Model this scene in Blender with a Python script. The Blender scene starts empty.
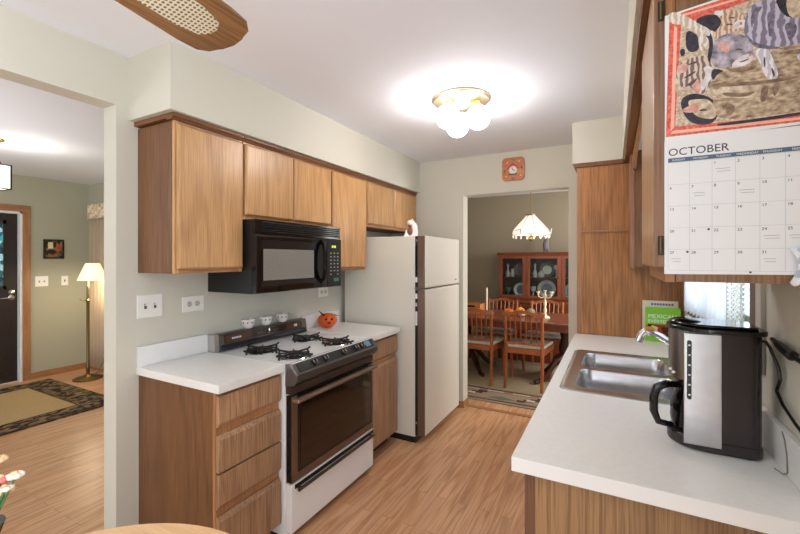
import bpy, bmesh, math, random
from mathutils import Vector, Matrix
random.seed(7)
S = bpy.context.scene
COL = S.collection
PI = math.pi

# ------------------------------------------------------------------ camera, world, light, exposure
cam_d = bpy.data.cameras.new('camera'); cam = bpy.data.objects.new('camera', cam_d); COL.objects.link(cam)
cam.location = (0, 0, 1.457); cam.rotation_euler = (PI/2, 0, math.radians(28.15))
cam_d.sensor_width = 36; cam_d.lens = 399.45*36/800; cam_d.shift_y = -8.5/800; cam_d.clip_start = .02
S.camera = cam
S.view_settings.view_transform = 'Standard'; S.view_settings.look = 'None'
S.view_settings.gamma = 1; S.view_settings.use_curve_mapping = False
S.view_settings.exposure = 0.26
W = bpy.data.worlds.new('sky'); S.world = W; W.use_nodes = True
bg = W.node_tree.nodes['Background']; bg.inputs[0].default_value = (.86, .93, 1, 1); bg.inputs[1].default_value = 1.3

def area(name, loc, rot, sx, sy, power, col):
    d = bpy.data.lights.new(name, 'AREA'); d.shape = 'RECTANGLE'; d.size = sx; d.size_y = sy
    d.energy = power; d.color = col
    o = bpy.data.objects.new(name, d); o.location = loc; o.rotation_euler = rot; COL.objects.link(o); return o
DAY = (.84, .92, 1)
area('rear_daylight_fill', (.38, -1.15, 1.05), (0, PI/2, 0), 1.9, 1.5, 46, DAY)  # added daylight from behind; the unseen door opening is made up for it
area('ceiling_bounce_fill', (-.75, -.4, 1.8), (PI, 0, 0), 1.0, 1.0, 25, (.93, .97, 1))  # added uplight out of frame, standing in for a camera flash off the ceiling
area('living_bounce_fill', (-4.2, .2, 1.3), (PI, 0, 0), 1.2, 1.2, 15, (.95, .97, 1))  # second unseen uplight, added to brighten the living room ceiling
area('living_daylight_fill', (-4.3, -2.35, 1.45), (PI/2, 0, 0), 2.6, 1.6, 22, (.92, .96, 1))  # added fill from an unseen window assumed in the south wall
area('dining_daylight_fill', (.83, 5.0, 1.5), (0, PI/2, 0), 1.3, 1.2, 42, (1, .96, .9))  # fill added at an assumed, unseen side window of the dining room
area('daylight_sink_window', (.47, 2.3, 1.6), (0, PI/2, 0), .75, 1.1, 7, DAY)

# ------------------------------------------------------------------ materials
def lin(c):
    out = []
    for v in c[:3]:
        v /= 255
        out.append(v/12.92 if v <= .04045 else ((v+.055)/1.055)**2.4)
    return (*out, 1)
MATS = {}
class NT:
    def __init__(s, name):
        s.mat = bpy.data.materials.new(name); s.mat.use_nodes = True; s.t = s.mat.node_tree
        s.t.nodes.clear(); s.out = s.n('ShaderNodeOutputMaterial')
    def n(s, typ, **kw):
        nd = s.t.nodes.new(typ)
        for k, v in kw.items():
            if k.startswith('i_'): nd.inputs[k[2:].replace('_', ' ')].default_value = v
            elif k.startswith('n_'): nd.inputs[int(k[2:])].default_value = v
            else: setattr(nd, k, v)
        return nd
    def l(s, a, ao, b, bi): s.t.links.new(a.outputs[ao], b.inputs[bi])
    def math(s, op, a, b=None, ao=0, bo=0):
        m = s.n('ShaderNodeMath', operation=op)
        s.l(a, ao, m, 0)
        if b is not None:
            if isinstance(b, (int, float)): m.inputs[1].default_value = b
            else: s.l(b, bo, m, 1)
        return m
    def ramp(s, src, stops, so=0, interp='LINEAR'):
        r = s.n('ShaderNodeValToRGB'); r.color_ramp.interpolation = interp
        e = r.color_ramp.elements
        while len(e) < len(stops): e.new(.5)
        for k, (p, c) in enumerate(stops): e[k].position = p; e[k].color = c
        s.l(src, so, r, 0); return r
    def mix(s, f, a, b, blend='MIX'):
        m = s.n('ShaderNodeMix', data_type='RGBA', blend_type=blend)
        if isinstance(f, (int, float)): m.inputs[0].default_value = f
        else: s.t.links.new(f, m.inputs[0])
        for i, x in ((6, a), (7, b)):
            if isinstance(x, tuple): m.inputs[i].default_value = x
            else: s.t.links.new(x, m.inputs[i])
        return m
    def coords(s, scale=(1, 1, 1), rand=True, rot=(0, 0, 0)):
        tc = s.n('ShaderNodeTexCoord'); mp = s.n('ShaderNodeMapping'); mp.inputs['Scale'].default_value = scale
        mp.inputs['Rotation'].default_value = rot
        if rand:
            oi = s.n('ShaderNodeObjectInfo'); m = s.math('MULTIPLY', oi, 37.0, ao='Random')
            va = s.n('ShaderNodeVectorMath', operation='ADD'); s.l(tc, 'Object', va, 0); s.l(m, 0, va, 1)
            s.l(va, 0, mp, 'Vector')
        else: s.l(tc, 'Object', mp, 'Vector')
        return mp
    def principled(s, **kw):
        p = s.n('ShaderNodeBsdfPrincipled')
        for k, v in kw.items(): p.inputs[k].default_value = v
        s.l(p, 0, s.out, 0); s.p = p; return p

def plain(name, rgb, rough=.5, metal=0, spec=.5, emit=0, noise=0, nscale=30, coat=0, bump=0):
    if name in MATS: return MATS[name]
    t = NT(name); c = lin(rgb)
    p = t.principled(Roughness=rough, Metallic=metal)
    p.inputs['Specular IOR Level'].default_value = spec
    p.inputs['Coat Weight'].default_value = coat
    p.inputs['Base Color'].default_value = c
    if noise or bump:
        nz = t.n('ShaderNodeTexNoise'); nz.inputs['Scale'].default_value = nscale; nz.inputs['Detail'].default_value = 4
        t.l(t.coords(), 0, nz, 'Vector')
        if noise:
            k = 1-noise
            r = t.ramp(nz, [(.3, (c[0]*k, c[1]*k, c[2]*k, 1)), (.7, tuple(min(1, v*(1+noise*.6)) for v in c[:3])+(1,))])
            t.l(r, 0, p, 'Base Color')
        if bump:
            b = t.n('ShaderNodeBump'); b.inputs['Strength'].default_value = bump; b.inputs['Distance'].default_value = .004
            t.l(nz, 0, b, 'Height'); t.l(b, 0, p, 'Normal')
    if emit:
        p.inputs['Emission Color'].default_value = c; p.inputs['Emission Strength'].default_value = emit
    MATS[name] = t.mat; return t.mat

def wood(name, light, dark, axis='z', rough=.38, figure=1.0, pore=.55, scale=1.0, coat=.0):
    if name in MATS: return MATS[name]
    t = NT(name)
    st = {'x': (.16, 1, 1), 'y': (1, .16, 1), 'z': (1, 1, .16)}[axis]
    mp = t.coords(tuple(v*scale for v in st))
    n1 = t.n('ShaderNodeTexNoise'); n1.inputs['Scale'].default_value = 2.6; n1.inputs['Detail'].default_value = 2.0
    n1.inputs['Distortion'].default_value = .35; t.l(mp, 0, n1, 'Vector')
    sn = t.math('SINE', t.math('MULTIPLY', n1, 62*figure))
    f1 = t.math('MULTIPLY_ADD', sn, .5); f1.inputs[2].default_value = .5
    st2 = {'x': (5, 190, 190), 'y': (190, 5, 190), 'z': (190, 190, 5)}[axis]
    mp2 = t.coords(st2)
    n2 = t.n('ShaderNodeTexNoise'); n2.inputs['Scale'].default_value = 1.0; n2.inputs['Detail'].default_value = 3; t.l(mp2, 0, n2, 'Vector')
    L, D = lin(light), lin(dark); M = tuple((a*.72+b*.28) for a, b in zip(L, D))
    r1 = t.ramp(f1, [(.0, M), (.5, L), (1, L)])
    r2 = t.ramp(n2, [(.36, (0, 0, 0, 1)), (.56, (1, 1, 1, 1))])
    n3 = t.n('ShaderNodeTexNoise'); n3.inputs['Scale'].default_value = 1.6; t.l(mp, 0, n3, 'Vector')
    sub = t.mix(1.0, r1.outputs[0], D)
    inv = t.math('SUBTRACT', r2, 1.0); inv.operation = 'MULTIPLY_ADD'; inv.inputs[1].default_value = -pore; inv.inputs[2].default_value = pore
    mx = t.mix(inv.outputs[0], r1.outputs[0], D)
    v = t.ramp(n3, [(.3, (.86, .86, .86, 1)), (.7, (1.08, 1.06, 1.04, 1))])
    fin = t.mix(1.0, mx.outputs[2], v.outputs[0], 'MULTIPLY')
    t.t.nodes.remove(sub)
    p = t.principled(Roughness=rough); t.l(fin, 2, p, 'Base Color'); p.inputs['Coat Weight'].default_value = coat
    p.inputs['Coat Roughness'].default_value = .25
    MATS[name] = t.mat; return t.mat

def floor_mat():
    t = NT('oak_plank_floor')
    mp = t.coords((1, 1, 1), rand=False, rot=(0, 0, PI/2))
    br = t.n('ShaderNodeTexBrick'); t.l(mp, 0, br, 'Vector')
    br.offset = .37; br.inputs['Color1'].default_value = (.0, .0, .0, 1); br.inputs['Color2'].default_value = (1, 1, 1, 1)
    br.inputs['Mortar'].default_value = (.35, .35, .35, 1)
    br.inputs['Scale'].default_value = 1; br.inputs['Mortar Size'].default_value = .0016; br.inputs['Brick Width'].default_value = .85
    br.inputs['Row Height'].default_value = .066; br.inputs['Mortar Smooth'].default_value = .1
    mg = t.coords((1, .08, 1), rand=False)
    off = t.n('ShaderNodeVectorMath', operation='ADD'); t.l(mg, 0, off, 0)
    bm_ = t.math('MULTIPLY', br, 7.0); t.l(bm_, 0, off, 1)
    n1 = t.n('ShaderNodeTexNoise'); n1.inputs['Scale'].default_value = 7; n1.inputs['Detail'].default_value = 2; n1.inputs['Distortion'].default_value = .3
    t.l(off, 0, n1, 'Vector')
    sn = t.math('SINE', t.math('MULTIPLY', n1, 40)); f = t.math('MULTIPLY_ADD', sn, .5); f.inputs[2].default_value = .5
    L, D = lin((216, 170, 130)), lin((198, 146, 105))
    g = t.ramp(f, [(0, D), (.55, L), (1, L)])
    mf = t.coords((150, 4, 1), rand=False)
    n2 = t.n('ShaderNodeTexNoise'); n2.inputs['Scale'].default_value = 1; t.l(mf, 0, n2, 'Vector')
    r2 = t.ramp(n2, [(.38, (.80, .75, .70, 1)), (.56, (1, 1, 1, 1))])
    a = t.mix(1.0, g.outputs[0], r2.outputs[0], 'MULTIPLY')
    tone = t.ramp(br, [(0, (.93, .925, .92, 1)), (1, (1.04, 1.035, 1.03, 1))])
    b = t.mix(1.0, a.outputs[2], tone.outputs[0], 'MULTIPLY')
    fs = t.math('MULTIPLY', br, .55, ao='Fac'); seam = t.mix(fs.outputs[0], b.outputs[2], lin((120, 84, 58)))
    p = t.principled(Roughness=.33); t.l(seam, 2, p, 'Base Color')
    return t.mat

def wall_paint(name, rgb):
    return plain(name, rgb, .75, spec=.25, bump=.04, nscale=180)

def glass_thin(name, tint=(235, 240, 240), refl=.12):
    t = NT(name)
    tr = t.n('ShaderNodeBsdfTransparent'); tr.inputs[0].default_value = lin(tint)
    gl = t.n('ShaderNodeBsdfGlossy'); gl.inputs['Roughness'].default_value = .03
    fr = t.n('ShaderNodeFresnel'); fr.inputs['IOR'].default_value = 1.45
    ad = t.math('MULTIPLY', fr, .35+refl*3)
    mx = t.n('ShaderNodeMixShader'); t.l(ad, 0, mx, 0); t.l(tr, 0, mx, 1); t.l(gl, 0, mx, 2); t.l(mx, 0, t.out, 0)
    return t.mat

def cloth_sheer(name, rgb, opacity, lattice=0):
    t = NT(name)
    tr = t.n('ShaderNodeBsdfTransparent')
    tl = t.n('ShaderNodeBsdfTranslucent'); tl.inputs[0].default_value = lin(rgb)
    df = t.n('ShaderNodeBsdfDiffuse'); df.inputs[0].default_value = lin(rgb)
    m1 = t.n('ShaderNodeMixShader'); m1.inputs[0].default_value = .5; t.l(tl, 0, m1, 1); t.l(df, 0, m1, 2)
    m2 = t.n('ShaderNodeMixShader'); m2.inputs[0].default_value = opacity
    if lattice:
        tc = t.n('ShaderNodeTexCoord'); sp = t.n('ShaderNodeSeparateXYZ'); t.l(tc, 'Object', sp, 0)
        a = t.math('ADD', sp, sp, ao='Y', bo='Z'); b = t.math('SUBTRACT', sp, sp, ao='Y', bo='Z')
        sa = t.math('ABSOLUTE', t.math('SINE', t.math('MULTIPLY', a, lattice)))
        sb = t.math('ABSOLUTE', t.math('SINE', t.math('MULTIPLY', b, lattice)))
        mn = t.math('MINIMUM', sa, sb)
        lt = t.math('LESS_THAN', mn, .42); op = t.math('MULTIPLY_ADD', lt, opacity*.8); op.inputs[2].default_value = opacity*.2
        t.l(op, 0, m2, 0)
    t.l(tr, 0, m2, 1); t.l(m1, 0, m2, 2); t.l(m2, 0, t.out, 0)
    return t.mat

def spotted(name, cols, scale, rough=.8, kind='voronoi', sharp=True, stretch=(1, 1, 1)):
    t = NT(name); mp = t.coords(stretch)
    if kind == 'voronoi':
        v = t.n('ShaderNodeTexVoronoi'); v.inputs['Scale'].default_value = scale; t.l(mp, 0, v, 'Vector')
        sp = t.n('ShaderNodeSeparateColor'); t.l(v, 'Color', sp, 0); src = sp
    else:
        v = t.n('ShaderNodeTexNoise'); v.inputs['Scale'].default_value = scale; v.inputs['Detail'].default_value = 3; t.l(mp, 0, v, 'Vector'); src = v
    n = len(cols); lo, hi = (0, 1) if kind == 'voronoi' else (.32, .68)
    r = t.ramp(src, [(lo+(hi-lo)*k/n, lin(c)) for k, c in enumerate(cols)], interp='CONSTANT' if sharp else 'LINEAR')
    p = t.principled(Roughness=rough); p.inputs['Specular IOR Level'].default_value = .2; t.l(r, 0, p, 'Base Color')
    MATS[name] = t.mat; return t.mat

def cane_mat():
    t = NT('woven_cane'); mp = t.coords((1, 1, 1), rand=False)
    sp = t.n('ShaderNodeSeparateXYZ'); t.l(mp, 0, sp, 0)
    sx = t.math('ABSOLUTE', t.math('SINE', t.math('MULTIPLY', sp, 300, ao='X')))
    sy = t.math('ABSOLUTE', t.math('SINE', t.math('MULTIPLY', sp, 300, ao='Y')))
    mx = t.math('MULTIPLY', sx, sy)
    r = t.ramp(mx, [(.45, lin((222, 214, 190))), (.62, lin((120, 108, 84)))])
    p = t.principled(Roughness=.6); t.l(r, 0, p, 'Base Color'); return t.mat

def fur(name, c1, c2, scale=60, stretch=(1, 1, 1), wave=0):
    t = NT(name); mp = t.coords(stretch, rand=False)
    if wave:
        v = t.n('ShaderNodeTexWave'); v.inputs['Scale'].default_value = wave; v.inputs['Distortion'].default_value = 5; v.inputs['Detail'].default_value = 3
        v.inputs['Detail Scale'].default_value = 2
    else:
        v = t.n('ShaderNodeTexNoise'); v.inputs['Scale'].default_value = scale; v.inputs['Detail'].default_value = 5
    t.l(mp, 0, v, 'Vector')
    r = t.ramp(v, [(.32, lin(c1)), (.66, lin(c2))]); p = t.principled(Roughness=.5); t.l(r, 0, p, 'Base Color'); return t.mat

WALL = wall_paint('greige_wall_paint', (209, 206, 193))
SAGE = wall_paint('sage_wall_paint', (180, 178, 156))
DTAN = wall_paint('taupe_wall_paint', (154, 143, 122))
CEIL = plain('ceiling_white', (238, 241, 249), .85, spec=.2, bump=.05, nscale=120)
OAK = wood('oak_vertical', (206, 160, 108), (140, 94, 54), 'z', .33, pore=.42)
OAKY = wood('oak_lengthwise', (178, 126, 78), (112, 68, 34), 'y', .36)
OAKD = wood('oak_end_panel', (128, 86, 50), (74, 43, 22), 'z', .45, figure=.9)
OAKX = wood('oak_crosswise', (178, 126, 78), (112, 68, 34), 'x', .36)
OAKPALE = wood('oak_base_front', (178, 140, 106), (118, 84, 58), 'z', .45, pore=.7)
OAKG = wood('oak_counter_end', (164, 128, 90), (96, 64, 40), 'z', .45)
TRIMOAK = wood('oak_trim', (180, 130, 88), (128, 84, 52), 'z', .4)
TRIMOAKY = wood('oak_trim_lengthwise', (180, 130, 88), (128, 84, 52), 'y', .4)
TRIMOAKX = wood('oak_trim_crosswise', (180, 130, 88), (128, 84, 52), 'x', .4)
CHERRY = wood('cherry_vertical', (128, 66, 42), (76, 32, 20), 'z', .32)
CHERRYX = wood('cherry_crosswise', (128, 70, 46), (76, 34, 22), 'x', .3)
CHAIRW = wood('chair_wood', (180, 104, 60), (116, 56, 28), 'z', .34)
CHAIRX = wood('chair_wood_crosswise', (180, 104, 60), (116, 56, 28), 'x', .34)
DARKW = wood('walnut_dark', (66, 36, 26), (36, 18, 14), 'z', .35)
PINE = wood('pine_table', (242, 204, 156), (214, 160, 106), 'x', .3, pore=.25)
FAN_W = wood('fan_blade_oak', (150, 110, 70), (78, 50, 28), 'y', .4)
FLOOR = floor_mat()
LAM = plain('white_laminate', (234, 233, 229), .32, noise=.03, nscale=60)
LAM_E = plain('white_laminate_edge', (236, 236, 236), .35)
WHITE = plain('white_enamel', (236, 236, 236), .22)
FRIDGE = plain('fridge_almond', (222, 218, 206), .42, bump=.05, nscale=240)
BLACK = plain('black_gloss', (14, 14, 16), .12)
BLACKM = plain('black_matte', (20, 20, 20), .5)
CAST = plain('cast_iron', (24, 23, 23), .55)
DKBROWN = plain('appliance_brown', (58, 46, 40), .3)
GUNMETAL = plain('gunmetal_trim', (92, 88, 86), .32, metal=.7)
COPPER = plain('brushed_bronze', (126, 104, 90), .35, metal=.7)
OVENGL = plain('oven_glass', (22, 14, 10), .06, spec=.7)
CHROME = plain('chrome', (225, 225, 228), .08, metal=1)
STEEL = plain('brushed_steel', (196, 196, 200), .27, metal=1, noise=.06, nscale=40)
BRASS = plain('brass', (176, 138, 72), .25, metal=1)
BRASSD = plain('aged_brass', (120, 98, 62), .35, metal=.9)
PLATE = plain('white_plastic', (240, 239, 234), .4)
SLOT = plain('dark_slot', (60, 58, 54), .5)
PORC = plain('white_porcelain', (240, 238, 234), .15)
RED = plain('red_glaze', (190, 50, 40), .4)
ORANGE = plain('pumpkin_orange', (226, 96, 28), .45, noise=.12, nscale=20)
GREY = plain('grey_stone', (118, 112, 116), .6)
IVORY = plain('ivory_wax', (236, 224, 196), .5)
GLASS = glass_thin('window_glass')
CGLASS = glass_thin('carafe_glass', (190, 190, 188), .25)
GLOBE = plain('lit_globe', (255, 250, 246), .3, emit=28)
BULB = plain('lit_bulb', (255, 236, 200), .3, emit=28)
PAPER = plain('paper_white', (238, 240, 244), .6)
PAPER_L = plain('grid_grey', (196, 202, 212), .7)
INK = plain('ink_dark', (58, 62, 74), .7)
BLUEBAR = plain('header_blue', (84, 108, 134), .6)

# ------------------------------------------------------------------ mesh builder
def rootloc(o):
    while o.parent: o = o.parent
    return o.location
class MB:
    def __init__(s, mat=None): s.bm = bmesh.new(); s.mats = []; s.mi = 0; s.M = Matrix.Identity(4); (s.m(mat) if mat else None)
    def m(s, mat):
        if mat not in s.mats: s.mats.append(mat)
        s.mi = s.mats.index(mat); return s
    def v(s, p): return s.bm.verts.new(s.M @ Vector(p))
    def f(s, vs, sm=False):
        try: fc = s.bm.faces.new(vs)
        except ValueError: return
        fc.material_index = s.mi; fc.smooth = sm; return fc
    def box(s, x0, x1, y0, y1, z0, z1):
        if x0 > x1: x0, x1 = x1, x0
        if y0 > y1: y0, y1 = y1, y0
        if z0 > z1: z0, z1 = z1, z0
        v = [s.v(p) for p in ((x0,y0,z0),(x1,y0,z0),(x1,y1,z0),(x0,y1,z0),(x0,y0,z1),(x1,y0,z1),(x1,y1,z1),(x0,y1,z1))]
        for q in ((3,2,1,0),(4,5,6,7),(0,1,5,4),(1,2,6,5),(2,3,7,6),(3,0,4,7)): s.f([v[i] for i in q])
        return s
    def prism(s, pts, axis, a, b, smooth=False):
        def P(p, h): return {'x': (h, p[0], p[1]), 'y': (p[0], h, p[1]), 'z': (p[0], p[1], h)}[axis]
        A = [s.v(P(p, a)) for p in pts]; B = [s.v(P(p, b)) for p in pts]; n = len(pts)
        s.f(A[::-1]); s.f(B)
        for i in range(n): s.f([A[i], A[(i+1) % n], B[(i+1) % n], B[i]], smooth)
        return s
    def lathe(s, prof, c=(0, 0, 0), axis='z', seg=24, sx=1, sy=1, a0=0, a1=2*PI):
        rings = []; full = abs(a1-a0-2*PI) < 1e-6; n = seg if full else seg+1
        for r, h in prof:
            ring = []
            for k in range(n):
                a = a0+(a1-a0)*k/seg; x, y = r*math.cos(a)*sx, r*math.sin(a)*sy
                p = {'z': (x, y, h), 'x': (h, x, y), 'y': (x, h, y)}[axis]
                ring.append(s.v((c[0]+p[0], c[1]+p[1], c[2]+p[2])))
            rings.append(ring)
        for A, B in zip(rings, rings[1:]):
            for k in range(n if full else n-1): s.f([A[k], A[(k+1) % n], B[(k+1) % n], B[k]], True)
        if full:
            if prof[0][0] > 1e-6: s.f(rings[0][::-1])
            if prof[-1][0] > 1e-6: s.f(rings[-1])
        return s
    def tube(s, pts, r, seg=8, cap=True, flat=1.0):
        pts = [Vector(p) for p in pts]; n = len(pts)
        rs = r if isinstance(r, (list, tuple)) else [r]*n
        T = [(pts[min(i+1, n-1)]-pts[max(i-1, 0)]).normalized() for i in range(n)]
        up = Vector((0, 0, 1)) if abs(T[0].z) < .9 else Vector((1, 0, 0))
        N = (up-T[0]*up.dot(T[0])).normalized(); rings = []
        for i in range(n):
            N = (N-T[i]*N.dot(T[i])).normalized(); Bn = T[i].cross(N)
            rings.append([s.v(pts[i]+(N*math.cos(2*PI*k/seg)*flat+Bn*math.sin(2*PI*k/seg))*rs[i]) for k in range(seg)])
        for A, B in zip(rings, rings[1:]):
            for k in range(seg): s.f([A[k], A[(k+1) % seg], B[(k+1) % seg], B[k]], True)
        if cap: s.f(rings[0][::-1]); s.f(rings[-1])
        return s
    def cyl(s, p0, p1, r, seg=16, r1=None): return s.tube([p0, p1], [r, r1 if r1 is not None else r], seg)
    def ball(s, c, r, sx=1, sy=1, sz=1, seg=16, rings=10, lobes=0, amp=0):
        R = []
        for i in range(1, rings):
            th = PI*i/rings
            row = []
            for k in range(seg):
                a = 2*PI*k/seg; q = r*(1+(amp*abs(math.cos(lobes*a/2))-amp if lobes else 0))
                row.append(s.v((c[0]+q*math.sin(th)*math.cos(a)*sx, c[1]+q*math.sin(th)*math.sin(a)*sy, c[2]+r*math.cos(th)*sz)))
            R.append(row)
        t, b = s.v((c[0], c[1], c[2]+r*sz)), s.v((c[0], c[1], c[2]-r*sz))
        for k in range(seg):
            s.f([t, R[0][k], R[0][(k+1) % seg]], True); s.f([b, R[-1][(k+1) % seg], R[-1][k]], True)
        for A, B in zip(R, R[1:]):
            for k in range(seg): s.f([A[k], B[k], B[(k+1) % seg], A[(k+1) % seg]], True)
        return s
    def grid(s, fn, nu, nv):
        V = [[s.v(fn(i/nu, j/nv)) for j in range(nv+1)] for i in range(nu+1)]
        for i in range(nu):
            for j in range(nv): s.f([V[i][j], V[i+1][j], V[i+1][j+1], V[i][j+1]], True)
        return s
    def text(s, body, size, org, xd, yd, depth=.0004, align='LEFT'):
        cu = bpy.data.curves.new('lettering', 'FONT'); cu.body = body; cu.size = size; cu.align_x = align; cu.extrude = depth; cu.resolution_u = 3
        o = bpy.data.objects.new('lettering', cu); me = bpy.data.meshes.new_from_object(o)
        xd, yd = Vector(xd).normalized(), Vector(yd).normalized(); zd = xd.cross(yd)
        vs = [s.v(Vector(org)+xd*q.co.x+yd*q.co.y+zd*q.co.z) for q in me.vertices]
        for p in me.polygons: s.f([vs[i] for i in p.vertices])
        bpy.data.objects.remove(o); bpy.data.meshes.remove(me); bpy.data.curves.remove(cu); return s
    def build(s, name, parent=None, bevel=0, sharp=35, solid=0, subsurf=0, segs=2, recalc=True, weld=False):
        if weld: bmesh.ops.remove_doubles(s.bm, verts=s.bm.verts, dist=1e-5)
        if recalc: bmesh.ops.recalc_face_normals(s.bm, faces=s.bm.faces)
        me = bpy.data.meshes.new(name); s.bm.to_mesh(me); s.bm.free()
        for m in s.mats: me.materials.append(m)
        o = bpy.data.objects.new(name, me); COL.objects.link(o)
        if parent:
            o.parent = parent; me.transform(Matrix.Translation(-rootloc(parent)))
        else:
            xs = [v.co for v in me.vertices]; lo = Vector([min(v[i] for v in xs) for i in range(3)]); hi = Vector([max(v[i] for v in xs) for i in range(3)])
            b = Vector(((lo.x+hi.x)/2, (lo.y+hi.y)/2, lo.z)); me.transform(Matrix.Translation(-b)); o.location = b
        if any(p.use_smooth for p in me.polygons): me.set_sharp_from_angle(angle=math.radians(sharp))
        if solid:
            m = o.modifiers.new('thickness', 'SOLIDIFY'); m.thickness = solid; m.offset = 0
        if bevel:
            m = o.modifiers.new('edges', 'BEVEL'); m.width = bevel; m.segments = segs; m.limit_method = 'ANGLE'; m.angle_limit = math.radians(40)
        if subsurf:
            m = o.modifiers.new('smooth', 'SUBSURF'); m.levels = m.render_levels = subsurf
        return o
def tag(o, label=None, cat=None, group=None, kind=None):
    if label: o['label'] = label
    if cat: o['category'] = cat
    if group: o['group'] = group
    if kind: o['kind'] = kind
    return o
def thing(name, loc, label, cat, group=None):
    o = bpy.data.objects.new(name, None); o.location = loc; o.empty_display_size = .05; COL.objects.link(o); return tag(o, label, cat, group)
def dup(o, loc=None, rz=None, label=None):
    def cp(x, par):
        c = x.copy(); COL.objects.link(c)
        if par: c.parent = par
        for ch in list(x.children): cp(ch, c)
        return c
    c = cp(o, None)
    if loc is not None: c.location = loc
    if rz is not None: c.rotation_euler.z = rz
    if label: c['label'] = label
    return c
def struct(o): o['kind'] = 'structure'; return o
def P1(mat, name, parent, *boxes, bevel=0):
    b = MB(mat)
    for q in boxes: b.box(*q)
    return b.build(name, parent, bevel)

# ------------------------------------------------------------------ the shell
XW, XR, YB, ZC = -2.1045, .40, 3.735, 2.445
struct(P1(FLOOR, 'floor', None, (-6.35, 1.0, -2.55, 6.45, -.08, 0)))
struct(P1(CEIL, 'ceiling', None, (-6.35, 1.0, -2.55, 6.45, ZC, ZC+.1)))
b = MB(WALL)
b.box(-2.214, XW, 1.047, YB, 0, ZC).box(-2.214, XW, -1.3, 1.047, 2.196, ZC).box(-2.214, XW, -2.5, -1.3, 0, ZC)
struct(b.build('wall_left'))
b = MB(WALL)
b.box(-2.214, -1.298, YB, 3.865, 0, ZC).box(-1.298, -.345, YB, 3.865, 2.073, ZC).box(-.345, .4, YB, 3.865, 0, ZC)
struct(b.build('wall_back'))
WY0, WY1, WZ0, WZ1 = 1.615, 2.93, 1.13, 2.02
b = MB(WALL)
b.box(XR, .52, -2.5, -1.95, 0, ZC).box(XR, .52, -1.95, -.35, 2.05, ZC).box(XR, .52, -.35, WY0, 0, ZC).box(XR, .52, WY0, WY1, 0, WZ0).box(XR, .52, WY0, WY1, WZ1, ZC).box(XR, .52, WY1, 3.85, 0, ZC)  # opening behind the camera is made up to suit the added daylight
struct(b.build('wall_right'))
b = MB(WALL)
b.box(-2.214, .4, -2.5, -2.4, 0, ZC)
struct(b.build('wall_rear'))
struct(MB(SAGE).box(-6.3, -6.2, -2.5, 1.27, 0, ZC).box(-6.3, -6.2, 1.27, 2.066, 2.01, ZC).box(-6.3, -6.2, 2.066, 2.75, 0, ZC).build('wall_living_west'))
struct(MB(SAGE).box(-6.3, -2.214, 2.75, 2.85, 0, ZC).build('wall_living_north'))
struct(MB(SAGE).box(-6.3, -5.7, -2.5, -2.4, 0, ZC).box(-5.7, -2.9, -2.5, -2.4, 0, .6).box(-5.7, -2.9, -2.5, -2.4, 2.3, ZC).box(-2.9, -2.214, -2.5, -2.4, 0, ZC).build('wall_living_south'))
struct(MB(DTAN).box(-2.7, .95, 6.3, 6.4, 0, ZC).build('wall_dining_back'))
struct(MB(DTAN).box(-2.8, -2.7, 3.85, 6.4, 0, ZC).build('wall_dining_left'))
b = MB(DTAN); b.box(.85, .95, 3.85, 4.35, 0, ZC).box(.85, .95, 4.35, 5.65, 0, .85).box(.85, .95, 4.35, 5.65, 2.15, ZC).box(.85, .95, 5.65, 6.3, 0, ZC)
struct(b.build('wall_dining_right'))
b = MB(DTAN); b.box(-2.7, -2.214, 3.86, 3.91, 0, ZC).box(.4, .85, 3.86, 3.91, 0, ZC); struct(b.build('wall_dining_front'))
struct(P1(WALL, 'trim_soffit_left', None, (XW, -1.767, 1.1025, YB, 2.1355, ZC)))
b = MB(WALL); b.box(.053, XR, .75, 3.16, 2.144, ZC).box(-.2655, XR, 3.16, YB, 2.144, ZC); struct(b.build('trim_soffit_right'))
# baseboards and threshold
struct(P1(TRIMOAKY, 'baseboard_living_west', None, (-6.2, -6.185, 2.14, 2.75, 0, .075)))
struct(P1(TRIMOAKX, 'baseboard_living_north', None, (-6.185, -2.214, 2.737, 2.75, 0, .075)))
b = MB(TRIMOAKX); b.box(-1.36, -1.298, 3.723, YB, 0, .06); b.m(TRIMOAKY).box(-1.298, -1.286, 3.723, 3.865, 0, .06)
struct(b.build('baseboard_doorway'))
struct(P1(TRIMOAKX, 'baseboard_dining_back', None, (-2.7, .85, 6.285, 6.3, 0, .08)))
struct(P1(TRIMOAKX, 'trim_threshold', None, (-1.286, -.345, 3.78, 3.83, 0, .006)))

# window over the sink
w = thing('window_1', (.46, 2.3, WZ0), None, None); struct(w)
b = MB(plain('window_brown', (96, 58, 32), .45)); t_ = .06
b.box(XR-.012, .50, WY0, WY0+t_, WZ0, WZ1).box(XR-.012, .50, WY1-t_, WY1, WZ0, WZ1).box(XR-.012, .50, WY0, WY1, WZ1-t_, WZ1).box(XR-.012, .50, WY0, WY1, WZ0, WZ0+.03)
b.box(.455, .485, 2.27, 2.32, WZ0+.03, WZ1-t_)
b.build('window_frame', w)
b = MB(GLASS); b.box(.468, .472, WY0+t_, WY1-t_, WZ0+.03, WZ1-t_); b.build('window_pane', w)
struct(P1(plain('grey_casing', (196, 192, 182), .5), 'trim_1', None, (XR-.012, XR, WY0-.05, WY0, WZ0-.02, WZ1+.04)))

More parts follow.
